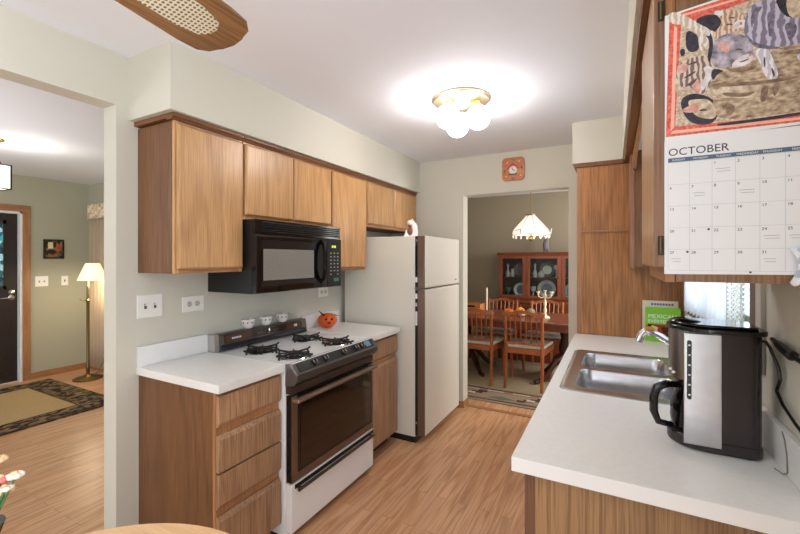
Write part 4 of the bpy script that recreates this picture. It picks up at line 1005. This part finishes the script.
# ------------------------------------------------------------------ breakfast table corner with flowers
tb = thing('round_table', (-.847, .254, 0), 'round pine breakfast table whose rim shows at the bottom', 'table')
b = MB(PINE); b.lathe([(0, .722), (.43, .722), (.447, .728), (.452, .738), (.447, .748), (.435, .750), (0, .750)], (-.847, .254, 0), seg=64); b.build('tabletop', tb)
b = MB(PINE); b.lathe([(.05, .06), (.06, .1), (.045, .2), (.07, .35), (.045, .5), (.06, .66), (.12, .72), (0, .721)], (-.847, .254, 0), seg=24); b.build('pedestal', tb)
for k in range(4):
    a = PI/2*k+PI/4; b = MB(PINE); b.tube([(-.847+.04*math.cos(a), .254+.04*math.sin(a), .14), (-.847+.2*math.cos(a), .254+.2*math.sin(a), .10), (-.847+.34*math.cos(a), .254+.34*math.sin(a), .022)], [.035, .03, .022], 8); b.build('foot', tb)
v = thing('flower_vase', (-1.10, .30, .7505), 'glass vase of pink and white flowers standing on the pine table', 'vase')
b = MB(glass_thin('vase_glass', (170, 205, 220), .3)); b.lathe([(0, .7515), (.038, .752), (.045, .77), (.034, .85), (.03, .90), (.04, .93)], (-1.10, .30, 0), seg=20); b.build('vessel', v)
PET = [plain('petal_pink', (226, 120, 120), .6), plain('petal_white', (240, 226, 210), .6), plain('petal_magenta', (200, 70, 110), .6), plain('petal_cream', (240, 206, 160), .6)]
STEM = plain('stem_green', (70, 110, 60), .6)
fl = [(-1.075, .345, .985, 3), (-1.06, .334, 1.018, 0), (-1.048, .352, 1.020, 1), (-1.066, .320, 1.006, 2), (-1.054, .338, 1.000, 1), (-1.12, .30, 1.03, 0), (-1.14, .27, 1.0, 3), (-1.10, .26, 1.04, 2), (-1.078, .336, 1.052, 3), (-1.15, .33, 1.02, 1)]
for k, (x, y, z, q) in enumerate(fl):
    x -= .016; y -= .008
    b = MB(STEM); b.tube([(-1.10+random.uniform(-.01, .01), .30+random.uniform(-.01, .01), .78), (-1.10+(x+1.10)*.3, .30+(y-.30)*.3, .92), (x, y, z-.006)], .0022, 6); b.build('stem', v)
    b = MB(PET[q])
    for j in range(6):
        a = PI/3*j; b.ball((x+.0085*math.cos(a), y+.0085*math.sin(a), z), .0075, 1, 1, .7, 8, 6)
    b.m(PET[3]).ball((x, y, z+.003), .006, seg=8, rings=6); b.build('flower', v)

# ------------------------------------------------------------------ living room
rg = thing('area_rug', (-5.22, 1.0, 0), 'tan area rug with dark leafy border on the living room floor', 'rug')
BORD = spotted('leaf_border', [(46, 38, 30), (96, 84, 62), (40, 34, 28), (132, 96, 66), (92, 88, 66), (52, 42, 34), (140, 116, 84)], 30, .95, stretch=(1, .7, 1))
TANR = plain('tan_pile', (176, 150, 108), .95, noise=.12, nscale=90, spec=.1)
b = MB(BORD); b.box(-6.0, -4.43, -.4, 2.26, .0005, .010); b.build('border', rg, .003)
b = MB(TANR); b.box(-5.76, -4.68, -.16, 1.97, .010, .0125); b.build('field', rg)
b = MB(plain('rug_line', (60, 46, 36), .95))
b.box(-5.775, -5.76, -.175, 1.985, .010, .0122).box(-4.68, -4.665, -.175, 1.985, .01, .0122).box(-5.76, -4.68, 1.97, 1.985, .01, .0122).box(-4.455, -4.43, -.4, 2.26, .01, .0122); b.build('stripe', rg)
lp = thing('floor_lamp', (-5.62, 2.485, 0), 'brass floor lamp with lit white shade in front of the curtain', 'floor lamp')
lx, ly = -5.62, 2.485
b = MB(BRASSD); b.lathe([(.15, 0), (.152, .012), (.13, .022), (.06, .035), (.03, .06), (0, .062)], (lx, ly, 0), seg=28); b.build('base', lp)
b = MB(BRASSD); b.lathe([(.016, .05), (.018, .12), (.024, .135), (.016, .15), (.016, .92), (.022, .94), (.03, .95), (.014, .97), (.012, 1.24), (0, 1.245)], (lx, ly, 0), seg=14); b.build('pole', lp)
SHADE = NT('lit_lamp_shade'); pp = SHADE.principled(Roughness=.8); pp.inputs['Base Color'].default_value = lin((250, 236, 206)); pp.inputs['Emission Color'].default_value = lin((255, 232, 190)); pp.inputs['Emission Strength'].default_value = .8
b = MB(SHADE.mat); b.lathe([(.150, 1.195), (.11, 1.30), (.07, 1.398)], (lx+.05, ly+.028, 0), seg=32); b.build('lamp_shade', lp, solid=.003)
b = MB(BULB); b.ball((lx+.05, ly+.028, 1.26), .03, seg=12, rings=8); b.build('bulb', lp)
b = MB(BRASS); b.tube([(lx, ly, 1.235), (lx+.05, ly+.028, 1.24), (lx+.05, ly+.028, 1.40)], .006, 6); b.build('shade_arm', lp)
b = MB(BRASS); b.tube([(lx+.02, ly, .94), (lx-.04, ly-.05, .955), (lx-.06, ly-.06, .96)], .005, 6); b.build('switch', lp)
b = MB(plain('lamp_cord', (120, 110, 96), .6)); b.tube([(lx+.03, ly+.02, .05), (lx+.10, ly+.05, .08), (lx+.14, ly+.1, .2), (lx+.10, ly+.14, .34), (lx, ly+.2, .42)], .005, 6); b.build('cord', lp)
area_l = bpy.data.lights.new('floor_lamp_light', 'POINT'); area_l.energy = 9; area_l.color = (1, .84, .6); area_l.shadow_soft_size = .05
ol = bpy.data.objects.new('floor_lamp_light', area_l); ol.location = (lx+.05, ly+.028, 1.16); COL.objects.link(ol)
cu = thing('window_curtain', (-5.75, 2.7, 0), 'floor-length cream curtain with gathered top behind the floor lamp', 'curtain')
CURT = cloth_sheer('cream_curtain_cloth', (226, 210, 184), 1.0)
b = MB(CURT); b.grid(lambda u, v: (-6.095+.80*u, 2.708+.022*math.sin(u*2*PI*9), 2.02-1.97*v), 120, 8); b.build('drape', cu, solid=.003)
b = MB(spotted('valance_cloth', [(214, 192, 160), (232, 214, 186), (196, 168, 136), (236, 222, 200)], 40, .9)); b.grid(lambda u, v: (-6.10+.82*u, 2.690+.022*math.sin(u*2*PI*13)*(.3+v*.7), 2.165-.19*v-.01*abs(math.sin(u*40))*v), 120, 4); b.build('valance', cu, solid=.003)
P1(plain('curtain_rod_white', (230, 226, 214), .4), 'rod', cu, (-6.11, -5.27, 2.706, 2.716, 2.10, 2.12))
ar = thing('wall_art', (-6.19, 2.37, 1.455), 'small square collage picture in black frame above the switches', 'picture')
b = MB(BLACKM); b.box(-6.199, -6.18, 2.265, 2.472, 1.455, 1.472).box(-6.199, -6.18, 2.265, 2.472, 1.678, 1.695).box(-6.199, -6.18, 2.265, 2.282, 1.472, 1.678).box(-6.199, -6.18, 2.455, 2.472, 1.472, 1.678); b.build('frame', ar)
b = MB(spotted('collage', [(50, 44, 40), (120, 90, 60), (70, 60, 50), (150, 110, 70)], 22, .6)); b.box(-6.199, -6.188, 2.282, 2.455, 1.472, 1.678); b.m(plain('photo_yellow', (226, 220, 170), .5)).box(-6.188, -6.186, 2.31, 2.36, 1.58, 1.66); b.m(plain('rust', (170, 84, 50), .5)).ball((-6.187, 2.41, 1.58), .035, .1, 1, 1); b.build('picture', ar)
pn = thing('pendant_light', (-4.5, 1.33, ZC), 'glass box pendant hanging in the living room at picture edge', 'pendant light')
b = MB(BRASS); b.lathe([(.06, ZC-.001), (.058, ZC-.012), (.02, ZC-.03), (0, ZC-.032)], (-4.5, 1.33, 0), seg=20); b.cyl((-4.5, 1.33, ZC-.03), (-4.5, 1.33, 2.27), .006, 8); b.build('canopy', pn)
b = MB(BLACKM)
for sx in (-1, 1):
    for sy in (-1, 1): b.box(-4.5+sx*.075-.005, -4.5+sx*.075+.005, 1.33+sy*.075-.005, 1.33+sy*.075+.005, 2.03, 2.23)
for z in (2.03, 2.225):
    b.box(-4.58, -4.42, 1.25, 1.26, z, z+.008).box(-4.58, -4.42, 1.40, 1.41, z, z+.008).box(-4.58, -4.57, 1.26, 1.40, z, z+.008).box(-4.43, -4.42, 1.26, 1.40, z, z+.008)
b.prism([(-4.57, 2.233), (-4.43, 2.233), (-4.48, 2.275), (-4.52, 2.275)], 'y', 1.31, 1.35); b.build('frame', pn)
FROST = NT('frosted_lit_glass'); pp = FROST.principled(Roughness=.5); pp.inputs['Base Color'].default_value = lin((240, 238, 230)); pp.inputs['Emission Color'].default_value = lin((255, 246, 228)); pp.inputs['Emission Strength'].default_value = 1.4
b = MB(FROST.mat); b.box(-4.571, -4.429, 1.259, 1.401, 2.039, 2.224); b.build('glass_box', pn)

pl_d = bpy.data.lights.new('pendant_lamp', 'POINT'); pl_d.energy = 8; pl_d.color = (1, .93, .82); pl_d.shadow_soft_size = .05
pl_o = bpy.data.objects.new('pendant_lamp', pl_d); pl_o.location = (-4.5, 1.42, 2.20); COL.objects.link(pl_o)

# ------------------------------------------------------------------ dining room
rg = thing('area_rug', (-1.1, 5.0, 0), 'dining room rug with banded geometric border under the table', 'rug')
b = MB(plain('rug_taupe', (150, 134, 112), .95, noise=.15, nscale=80, spec=.1)); b.box(-2.55, .35, 3.99, 5.80, .0005, .010); b.build('border', rg)
b = MB(plain('rug_field', (170, 152, 124), .95, noise=.18, nscale=60, spec=.1)); b.box(-2.15, -.05, 4.42, 5.6, .010, .0125); b.build('field', rg)
b = MB(plain('rug_dark', (62, 44, 40), .95)); b.box(-2.5, .3, 4.035, 4.055, .01, .0122).box(-2.2, 0, 4.36, 4.385, .01, .0122).box(-2.2, -2.175, 4.385, 5.64, .01, .0122).box(-.025, 0, 4.385, 5.64, .01, .0122)
b.m(plain('rug_rose', (150, 104, 88), .95)).box(-2.5, .3, 4.30, 4.345, .01, .0122).box(-2.5, .3, 4.065, 4.085, .01, .0122)
b.m(plain('rug_cream', (206, 190, 164), .95))
for k in range(9): b.box(-2.3+k*.27, -2.12+k*.27, 4.315, 4.335, .0122, .0132)
for k in range(4):
    x = -2.05+k*.62; b.m(MATS['rug_dark'])
    for dx, dy, w_, h_ in ((0, .10, .10, .05), (.06, .15, .12, .05), (-.06, .06, .08, .05), (.12, .2, .1, .05)): b.box(x+dx, x+dx+w_, 4.05+dy, 4.05+dy+h_, .01, .0122)
    b.m(MATS['rug_cream']).box(x+.03, x+.11, 4.165, 4.21, .0122, .0132)
    b.m(plain('rug_green_grey', (96, 98, 86), .95)).prism([(x+.27, 4.13), (x+.4, 4.09), (x+.55, 4.13), (x+.4, 4.19)], 'z', .01, .0122)
b.build('stripe', rg)
TZ = .0135
tb = thing('dining_table', (-1.1, 5.06, TZ), 'long cherry dining table behind the doorway', 'table')
b = MB(CHERRYX); b.prism(rrect(-2.1, -.12, 4.60, 5.52, .06), 'z', .722, .752); b.build('tabletop', tb, .006)
b = MB(CHERRYX); b.box(-2.02, -.2, 4.67, 4.69, .645, .722).box(-2.02, -.2, 5.43, 5.45, .645, .722).box(-2.02, -2.0, 4.69, 5.43, .645, .722).box(-.22, -.2, 4.69, 5.43, .645, .722); b.build('apron', tb)
for px in (-1.70, -.50):
    b = MB(DARKW); b.lathe([(.07, .16), (.085, .2), (.05, .28), (.075, .40), (.05, .52), (.07, .60), (.12, .721), (0, .721)], (px, 5.06, 0), seg=20); b.build('pedestal', tb)
    for k in range(4):
        a = PI/2*k+PI/4; ca, sa = math.cos(a), math.sin(a)
        b = MB(DARKW); b.tube([(px+.04*ca, 5.06+.04*sa, .30), (px+.14*ca, 5.06+.14*sa, .26), (px+.26*ca, 5.06+.26*sa, .12), (px+.36*ca, 5.06+.36*sa, .045), (px+.42*ca, 5.06+.42*sa, TZ+.025)], [.04, .038, .03, .026, .024], 8); b.build('leg', tb)
CUSH = plain('pale_cushion', (226, 226, 212), .9, noise=.12, nscale=50)
def chair():
    c = thing('dining_chair', (0, 0, 0), 'x', 'chair', 'dining chairs round the table')
    for sx in (-1, 1):
        b = MB(CHAIRW); x = .195*sx
        b.tube([(x, -.255, .0035), (x, -.215, .22), (x, -.20, .44), (x*1.0, -.215, .62), (x*1.03, -.25, .855)], [.017, .019, .02, .018, .015], 8); b.build('rear_leg', c)
        b = MB(CHAIRW); b.tube([(.225*sx, .215, 0), (.225*sx, .215, .42)], [.015, .021], 8); b.build('front_leg', c)
    b = MB(CHAIRX); b.prism([(-.215, -.205), (.215, -.205), (.258, .245), (-.258, .245)], 'z', .385, .445); b.build('seat_frame', c, .006)
    b = MB(CUSH); b.prism([(-.20, -.185), (.20, -.185), (.252, .24), (-.252, .24)], 'z', .4455, .478); b.build('seat_cushion', c, .014, segs=3)
    b = MB(CHAIRX)
    def top(u): x = -.225+.45*u; return (x, -.248+.03*(1-(2*u-1)**2)*-1, .838+.022*math.cos((2*u-1)*PI)*1+(.012 if abs(2*u-1) > .8 else 0))
    for k in range(24):
        u0, u1 = k/24, (k+1)/24
        (xa, ya, za), (xb, yb, zb) = top(u0), top(u1)
        A = [b.v(p_) for p_ in ((xa, ya-.010, za-.019), (xa, ya+.010, za-.019), (xa, ya+.010, za+.019), (xa, ya-.010, za+.019))]
        B = [b.v(p_) for p_ in ((xb, yb-.010, zb-.019), (xb, yb+.010, zb-.019), (xb, yb+.010, zb+.019), (xb, yb-.010, zb+.019))]
        for j in range(4): b.f([A[j], A[(j+1) % 4], B[(j+1) % 4], B[j]], True)
        if k == 0: b.f(A[::-1])
        if k == 23: b.f(B)
    b.build('top_rail', c, weld=True, sharp=50)
    b = MB(CHAIRX); b.box(-.195, .195, -.220, -.202, .488, .516); b.build('lower_rail', c, .003)
    for k in range(6):
        x = -.138+k*.0552; b = MB(CHAIRW); b.tube([(x, -.211, .512), (x*1.02, -.232, .68), (x*1.03, -.262, .83)], [.013, .012, .013], 8, flat=.6); b.build('spindle', c)
    return c
c0 = chair(); c0.location = (-.875, 4.735, TZ); c0['label'] = 'spindle-back dining chair nearest the kitchen counter, back turned, right of its twin'
dup(c0, (-1.425, 4.72, TZ), 0.0, 'spindle-back dining chair half hidden by the door jamb, near side of table')
dup(c0, (-1.40, 5.50, TZ), PI, 'dining chair on the hutch side of the table, behind the gourds')
dup(c0, (-.80, 5.50, TZ), PI, 'dining chair on the hutch side of the table, behind the candelabra')
# things on the table
TT = .7525
gz = [(-1.135, 5.02, .052, ORANGE, .75, 'gourd', 'orange gourd at the basket end of the table pile'), (-1.03, 5.10, .060, plain('amber_gourd', (236, 150, 50), .5, noise=.12, nscale=20), .8, 'gourd', 'amber pumpkin standing highest in the table pile'),
      (-.985, 4.98, .050, plain('white_gourd', (236, 226, 206), .5), .7, 'gourd', 'white gourd at the front of the table pile'), (-.89, 5.04, .050, plain('green_gourd', (150, 150, 110), .5, noise=.3, nscale=30), 1.0, 'gourd', 'greenish gourd at the candelabra end of the pile'), (-1.19, 5.12, .045, plain('amber_gourd', (236, 150, 50), .5), .75, 'gourd', 'small amber gourd tucked behind the orange one')]
for x, y, rr, mt, sz, nm, lab in gz:
    g = thing(nm, (x, y, TT), lab, 'gourd', 'gourds on the dining table')
    b = MB(mt); b.ball((x, y, TT+rr*sz), rr, 1, 1, sz, 24, 12, 8, .09); b.build('body', g)
    b = MB(plain('gourd_stem', (130, 110, 60), .7)); b.tube([(x, y, TT+2*rr*sz-.012), (x+.004, y, TT+2*rr*sz+.012), (x+.012, y, TT+2*rr*sz+.022)], [.009, .006, .006], 6); b.build('stem', g)
bs = thing('wooden_crate', (-1.58, 5.0, TT), 'small honey-wood crate with handle slot on the dining table', 'crate')
CR = wood('crate_wood', (214, 140, 76), (170, 96, 44), 'x', .5)
b = MB(CR); X0, X1, Y0, Y1, H = -1.72, -1.48, 4.90, 5.10, .125
b.box(X0, X1, Y0, Y1, TT, TT+.01).box(X0, X0+.01, Y0, Y1, TT+.01, TT+H).box(X1-.01, X1, Y0, Y1, TT+.01, TT+H).box(X0+.01, X1-.01, Y1-.01, Y1, TT+.01, TT+H)
b.box(X0+.01, X1-.01, Y0, Y0+.01, TT+.01, TT+.085).box(X0+.01, X0+.07, Y0, Y0+.01, TT+.085, TT+H-.015).box(X1-.07, X1-.01, Y0, Y0+.01, TT+.085, TT+H-.015).box(X0+.01, X1-.01, Y0, Y0+.01, TT+H-.015, TT+H); b.build('box', bs, .002)
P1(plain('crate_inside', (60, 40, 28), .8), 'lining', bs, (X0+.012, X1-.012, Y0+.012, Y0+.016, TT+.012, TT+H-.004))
ca = thing('taper_candle', (-1.43, 5.02, TT), 'tall ivory taper candle in low holder beside the crate', 'candle')
b = MB(BRASSD); b.lathe([(.045, TT), (.045, TT+.008), (.015, TT+.02), (.018, TT+.045), (0, TT+.046)], (-1.43, 5.02, 0), seg=18); b.build('holder', ca)
b = MB(IVORY); b.lathe([(.012, TT+.03), (.011, TT+.32), (.004, TT+.335), (0, TT+.336)], (-1.43, 5.02, 0), seg=12); b.build('candle', ca)
cd = thing('candelabra', (-.72, 5.0, TT), 'ivory branched candelabra standing on the dining table', 'candelabra')
b = MB(IVORY); b.lathe([(.055, TT), (.055, TT+.01), (.02, TT+.03), (.014, TT+.06), (.022, TT+.09), (.012, TT+.12), (.018, TT+.17), (.010, TT+.22), (.018, TT+.27), (.01, TT+.30), (.02, TT+.325), (0, TT+.33)], (-.72, 5.0, 0), seg=18); b.build('stem', cd)
for sx in (-1, 1):
    b = MB(IVORY); b.tube([(-.72, 5.0, TT+.25), (-.72+.04*sx, 4.99, TT+.235), (-.72+.07*sx, 4.98, TT+.255), (-.72+.075*sx, 4.98, TT+.29)], [.007, .007, .007, .013], 8); b.lathe([(.006, TT+.285), (.02, TT+.30), (.021, TT+.315), (0, TT+.31)], (-.72+.075*sx, 4.98, 0), seg=12); b.build('arm', cd)
# hutch
HX0, HX1, HY = -1.50, .02, 5.935
h = thing('china_hutch', (-.74, 6.11, 0), 'cherry china hutch with glass doors and plates against the back wall', 'hutch')
ZB, ZT = .86, 1.545
b = MB(CHERRY); b.box(HX0, HX1, HY-.10, 6.28, .0, .82); b.build('base_cabinet', h, .004)
b = MB(CHERRYX); b.box(HX0-.02, HX1+.02, HY-.12, 6.284, .8205, .845); b.build('buffet_top', h, .004)
b = MB(CHERRY); b.box(HX0, HX0+.02, HY, 6.28, .8455, 1.50).box(HX1-.02, HX1, HY, 6.28, .8455, 1.50).box(HX0+.02, HX1-.02, HY+.01, 6.28, .8455, .88); b.m(plain('hutch_back', (92, 66, 54), .6)).box(HX0+.02, HX1-.02, 6.26, 6.28, .88, 1.50); b.build('case', h)
b = MB(CHERRYX); b.prism([(HY-.03, ZT), (HY-.022, ZT-.02), (HY-.005, ZT-.03), (HY-.003, 1.50), (6.282, 1.50), (6.282, ZT)], 'x', HX0-.03, HX1+.03); b.build('cornice', h)
b = MB(CHERRYX); b.box(HX0+.021, HX1-.021, HY+.03, 6.255, 1.170, 1.184); b.build('shelf', h)
xs = [HX0, -1.10, -.64, HX1-.0]
edges_x = [(-1.50, -1.112), (-1.108, -.642), (-.638, -.17), (-.166, .02)]
for x0, x1 in edges_x:
    st = .05
    b = MB(CHERRY); b.box(x0, x0+st, HY-.018, HY-.001, .885, 1.498).box(x1-st, x1, HY-.018, HY-.001, .885, 1.498); b.m(CHERRYX).box(x0+st, x1-st, HY-.018, HY-.001, .885, .925).box(x0+st, x1-st, HY-.018, HY-.001, 1.455, 1.498)
    dd = b.build('door', h, .003)
    b = MB(GLASS); b.box(x0+st, x1-st, HY-.011, HY-.008, .925, 1.455); b.build('door_glass', dd)
    b = MB(BRASS); b.ball((x1-.025, HY-.026, 1.19), .010, seg=10, rings=6); b.build('knob', dd)
P1(CHERRYX, 'drawer', h, (-1.47, -.75, HY-.118, HY-.1005, .68, .80), bevel=.004); P1(CHERRYX, 'drawer', h, (-.73, -.01, HY-.118, HY-.1005, .68, .80), bevel=.004)
def plate_thing(x, y, z, rr, mat, label, rim=None):
    p = thing('display_plate', (x, y, z), label, 'plate', 'plates in the china hutch')
    M = Matrix.Translation((x, y, z+rr*math.cos(.18)+.003)) @ Matrix.Rotation(-.18, 4, 'X')
    b = MB(mat); b.M = M; b.lathe([(0, .0), (rr*.62, .0), (rr*.72, -.010), (rr, -.018), (rr, -.014), (rr*.72, -.004), (rr*.6, .006), (0, .006)], (0, 0, 0), 'y', 32); b.build('dish', p)
    if rim: b = MB(rim); b.M = M; b.lathe([(rr*.55, -.0012), (rr*.62, -.0018), (rr*.62, -.0001), (rr*.55, -.0001)], (0, 0, 0), 'y', 32); b.build('painted_ring', p)
BW = plain('blue_grey_glaze', (120, 134, 150), .3)
plate_thing(-1.235, 6.18, .8805, .105, PORC, 'white plate on lower hutch shelf, left door', BW)
plate_thing(-.865, 6.18, .8805, .128, PORC, 'largest white plate on lower hutch shelf, behind the candelabra', BW)
plate_thing(-.52, 6.18, .8805, .11, plain('pale_blue_glaze', (180, 200, 214), .25), 'pale blue plate on lower hutch shelf at the doorway edge', BW)
plate_thing(-1.235, 6.18, 1.1845, .105, plain('mauve_glaze', (138, 112, 112), .25), 'mauve plate on upper hutch shelf, left door')
plate_thing(-.86, 6.18, 1.1845, .105, plain('slate_glaze', (120, 116, 120), .25), 'slate patterned plate on upper hutch shelf, middle door', PORC)
def vessel(name, x, y, z, prof, mat, label, cat):
    b = MB(mat); b.lathe([(r_, z+h_) for r_, h_ in prof], (x, y, 0), seg=16); tag(b.build(name), label, cat, 'small ware in the china hutch')
CLR = plain('clear_crystal', (214, 214, 216), .12)
vessel('decanter', -1.40, 6.05, 1.1845, [(.03, 0), (.034, .05), (.012, .11), (.014, .15), (.02, .17), (0, .2)], CLR, 'slim crystal decanter on upper hutch shelf, far left', 'decanter')
vessel('pitcher', -1.33, 6.03, 1.1845, [(.025, 0), (.036, .04), (.02, .09), (.026, .12), (0, .121)], CLR, 'small crystal pitcher beside the decanter on upper shelf', 'pitcher')
vessel('goblet', -1.395, 6.05, .8805, [(.03, 0), (.008, .01), (.008, .06), (.032, .09), (.038, .14), (0, .141)], BW, 'blue goblet on lower hutch shelf, far left', 'goblet')
vessel('decanter', -1.01, 6.05, 1.1845, [(.03, 0), (.034, .06), (.012, .12), (.016, .18), (0, .21)], CLR, 'crystal decanter on upper shelf behind the middle door', 'decanter')
vessel('sugar_bowl', -.925, 6.04, 1.1845, [(.03, 0), (.048, .03), (.044, .06), (.02, .08), (.008, .10), (0, .102)], CLR, 'lidded crystal bowl in front of the slate plate', 'bowl')
vessel('goblet', -.72, 6.05, 1.1845, [(.026, 0), (.007, .01), (.007, .10), (.03, .13), (.034, .18), (0, .181)], CLR, 'tall goblet at the right of the upper middle shelf', 'goblet')
vessel('goblet', -1.035, 6.05, .8805, [(.028, 0), (.007, .01), (.007, .08), (.036, .11), (.04, .17), (0, .171)], CLR, 'grey goblet left of the largest white plate', 'goblet')
vessel('teacup', -.585, 6.03, .8805, [(.025, 0), (.04, .03), (.045, .06), (0, .058)], plain('pale_blue_glaze', (180, 200, 214), .25), 'small blue bowl beside the pale blue plate', 'bowl')
fg = thing('bird_figurine', (-.845, 6.08, ZT), 'grey long-necked bird figurine with white wing on hutch top', 'figurine')
b = MB(GREY); b.ball((-.865, 6.08, ZT+.10), .045, .9, .8, 2.0, 16, 10); b.tube([(-.885, 6.08, ZT), (-.875, 6.08, ZT+.06)], [.022, .016], 8).tube([(-.825, 6.08, ZT), (-.845, 6.08, ZT+.08), (-.85, 6.08, ZT+.16), (-.83, 6.08, ZT+.24)], [.024, .024, .03, .022], 10); b.build('body', fg)
b = MB(PORC); b.tube([(-.84, 6.08, ZT+.21), (-.80, 6.08, ZT+.28), (-.785, 6.08, ZT+.345)], [.02, .022, .010], 10, flat=.6); b.build('neck', fg)
# chandelier
c = thing('chandelier', (-.90, 5.1, ZC), 'lit glass-panelled chandelier hanging over the dining table', 'chandelier')
cx, cy = -.90, 5.1
b = MB(BRASSD); b.lathe([(.06, ZC-.001), (.058, ZC-.012), (.012, ZC-.03), (0, ZC-.032)], (cx, cy, 0), seg=18); b.build('canopy', c)
b = MB(BRASSD)
zz = ZC-.03; k = 0
while zz > 2.00:
    pts = [(cx+(.008*math.cos(a) if k % 2 else 0), cy+(0 if k % 2 else .008*math.cos(a)), zz-.016+.019*math.sin(a)) for a in [2*PI*j/10 for j in range(11)]]
    b.tube(pts, .0025, 5, cap=False); zz -= .028; k += 1
b.build('chain', c)
CG = NT('lit_panel_glass'); pp = CG.principled(Roughness=.3); pp.inputs['Base Color'].default_value = lin((240, 230, 222)); pp.inputs['Emission Color'].default_value = lin((255, 240, 225)); pp.inputs['Emission Strength'].default_value = .45; pp.inputs['Alpha'].default_value = .75
N = 8
def oc(r_, z_, k): a = 2*PI*k/N+PI/8; return Vector((cx+r_*math.cos(a), cy+r_*math.sin(a), z_))
lv = [(.055, 1.985), (.215, 1.805), (.225, 1.75), (.205, 1.735)]
for k in range(N):
    b = MB(CG.mat)
    for (r0, z0), (r1, z1) in zip(lv[:2], lv[1:3]):
        b.f([b.v(oc(r0, z0, k)), b.v(oc(r0, z0, k+1)), b.v(oc(r1, z1, k+1)), b.v(oc(r1, z1, k))])
    b.build('glass_panel', c, solid=.004)
b = MB(plain('came_metal', (150, 130, 110), .35, metal=.8))
for k in range(N):
    b.tube([oc(lv[0][0], lv[0][1], k), oc(lv[1][0], lv[1][1], k), oc(lv[2][0], lv[2][1], k)], .004, 6)
for r_, z_ in lv[:3]: b.tube([oc(r_, z_, k) for k in range(N+1)], .004, 6)
b.lathe([(.055, 1.985), (.06, 2.00), (.02, 2.01), (0, 2.012)], (cx, cy, 0), seg=16)
b.build('frame', c)
b = MB(plain('crystal_drop', (240, 236, 230), .05))
for k in range(16):
    a = 2*PI*k/16; b.ball((cx+.215*math.cos(a), cy+.215*math.sin(a), 1.722), .012, 1, 1, 1.5, 8, 6)
b.build('crystal_drops', c)
b = MB(BRASSD); b.cyl((cx, cy, 1.99), (cx, cy, 1.70), .008, 8); b.ball((cx, cy, 1.695), .022, seg=12, rings=8); b.build('centre_stem', c)
for k in range(5):
    a = 2*PI*k/5; b = MB(BULB); b.ball((cx+.09*math.cos(a), cy+.09*math.sin(a), 1.80), .022, 1, 1, 1.4, 10, 8); b.build('bulb', c)
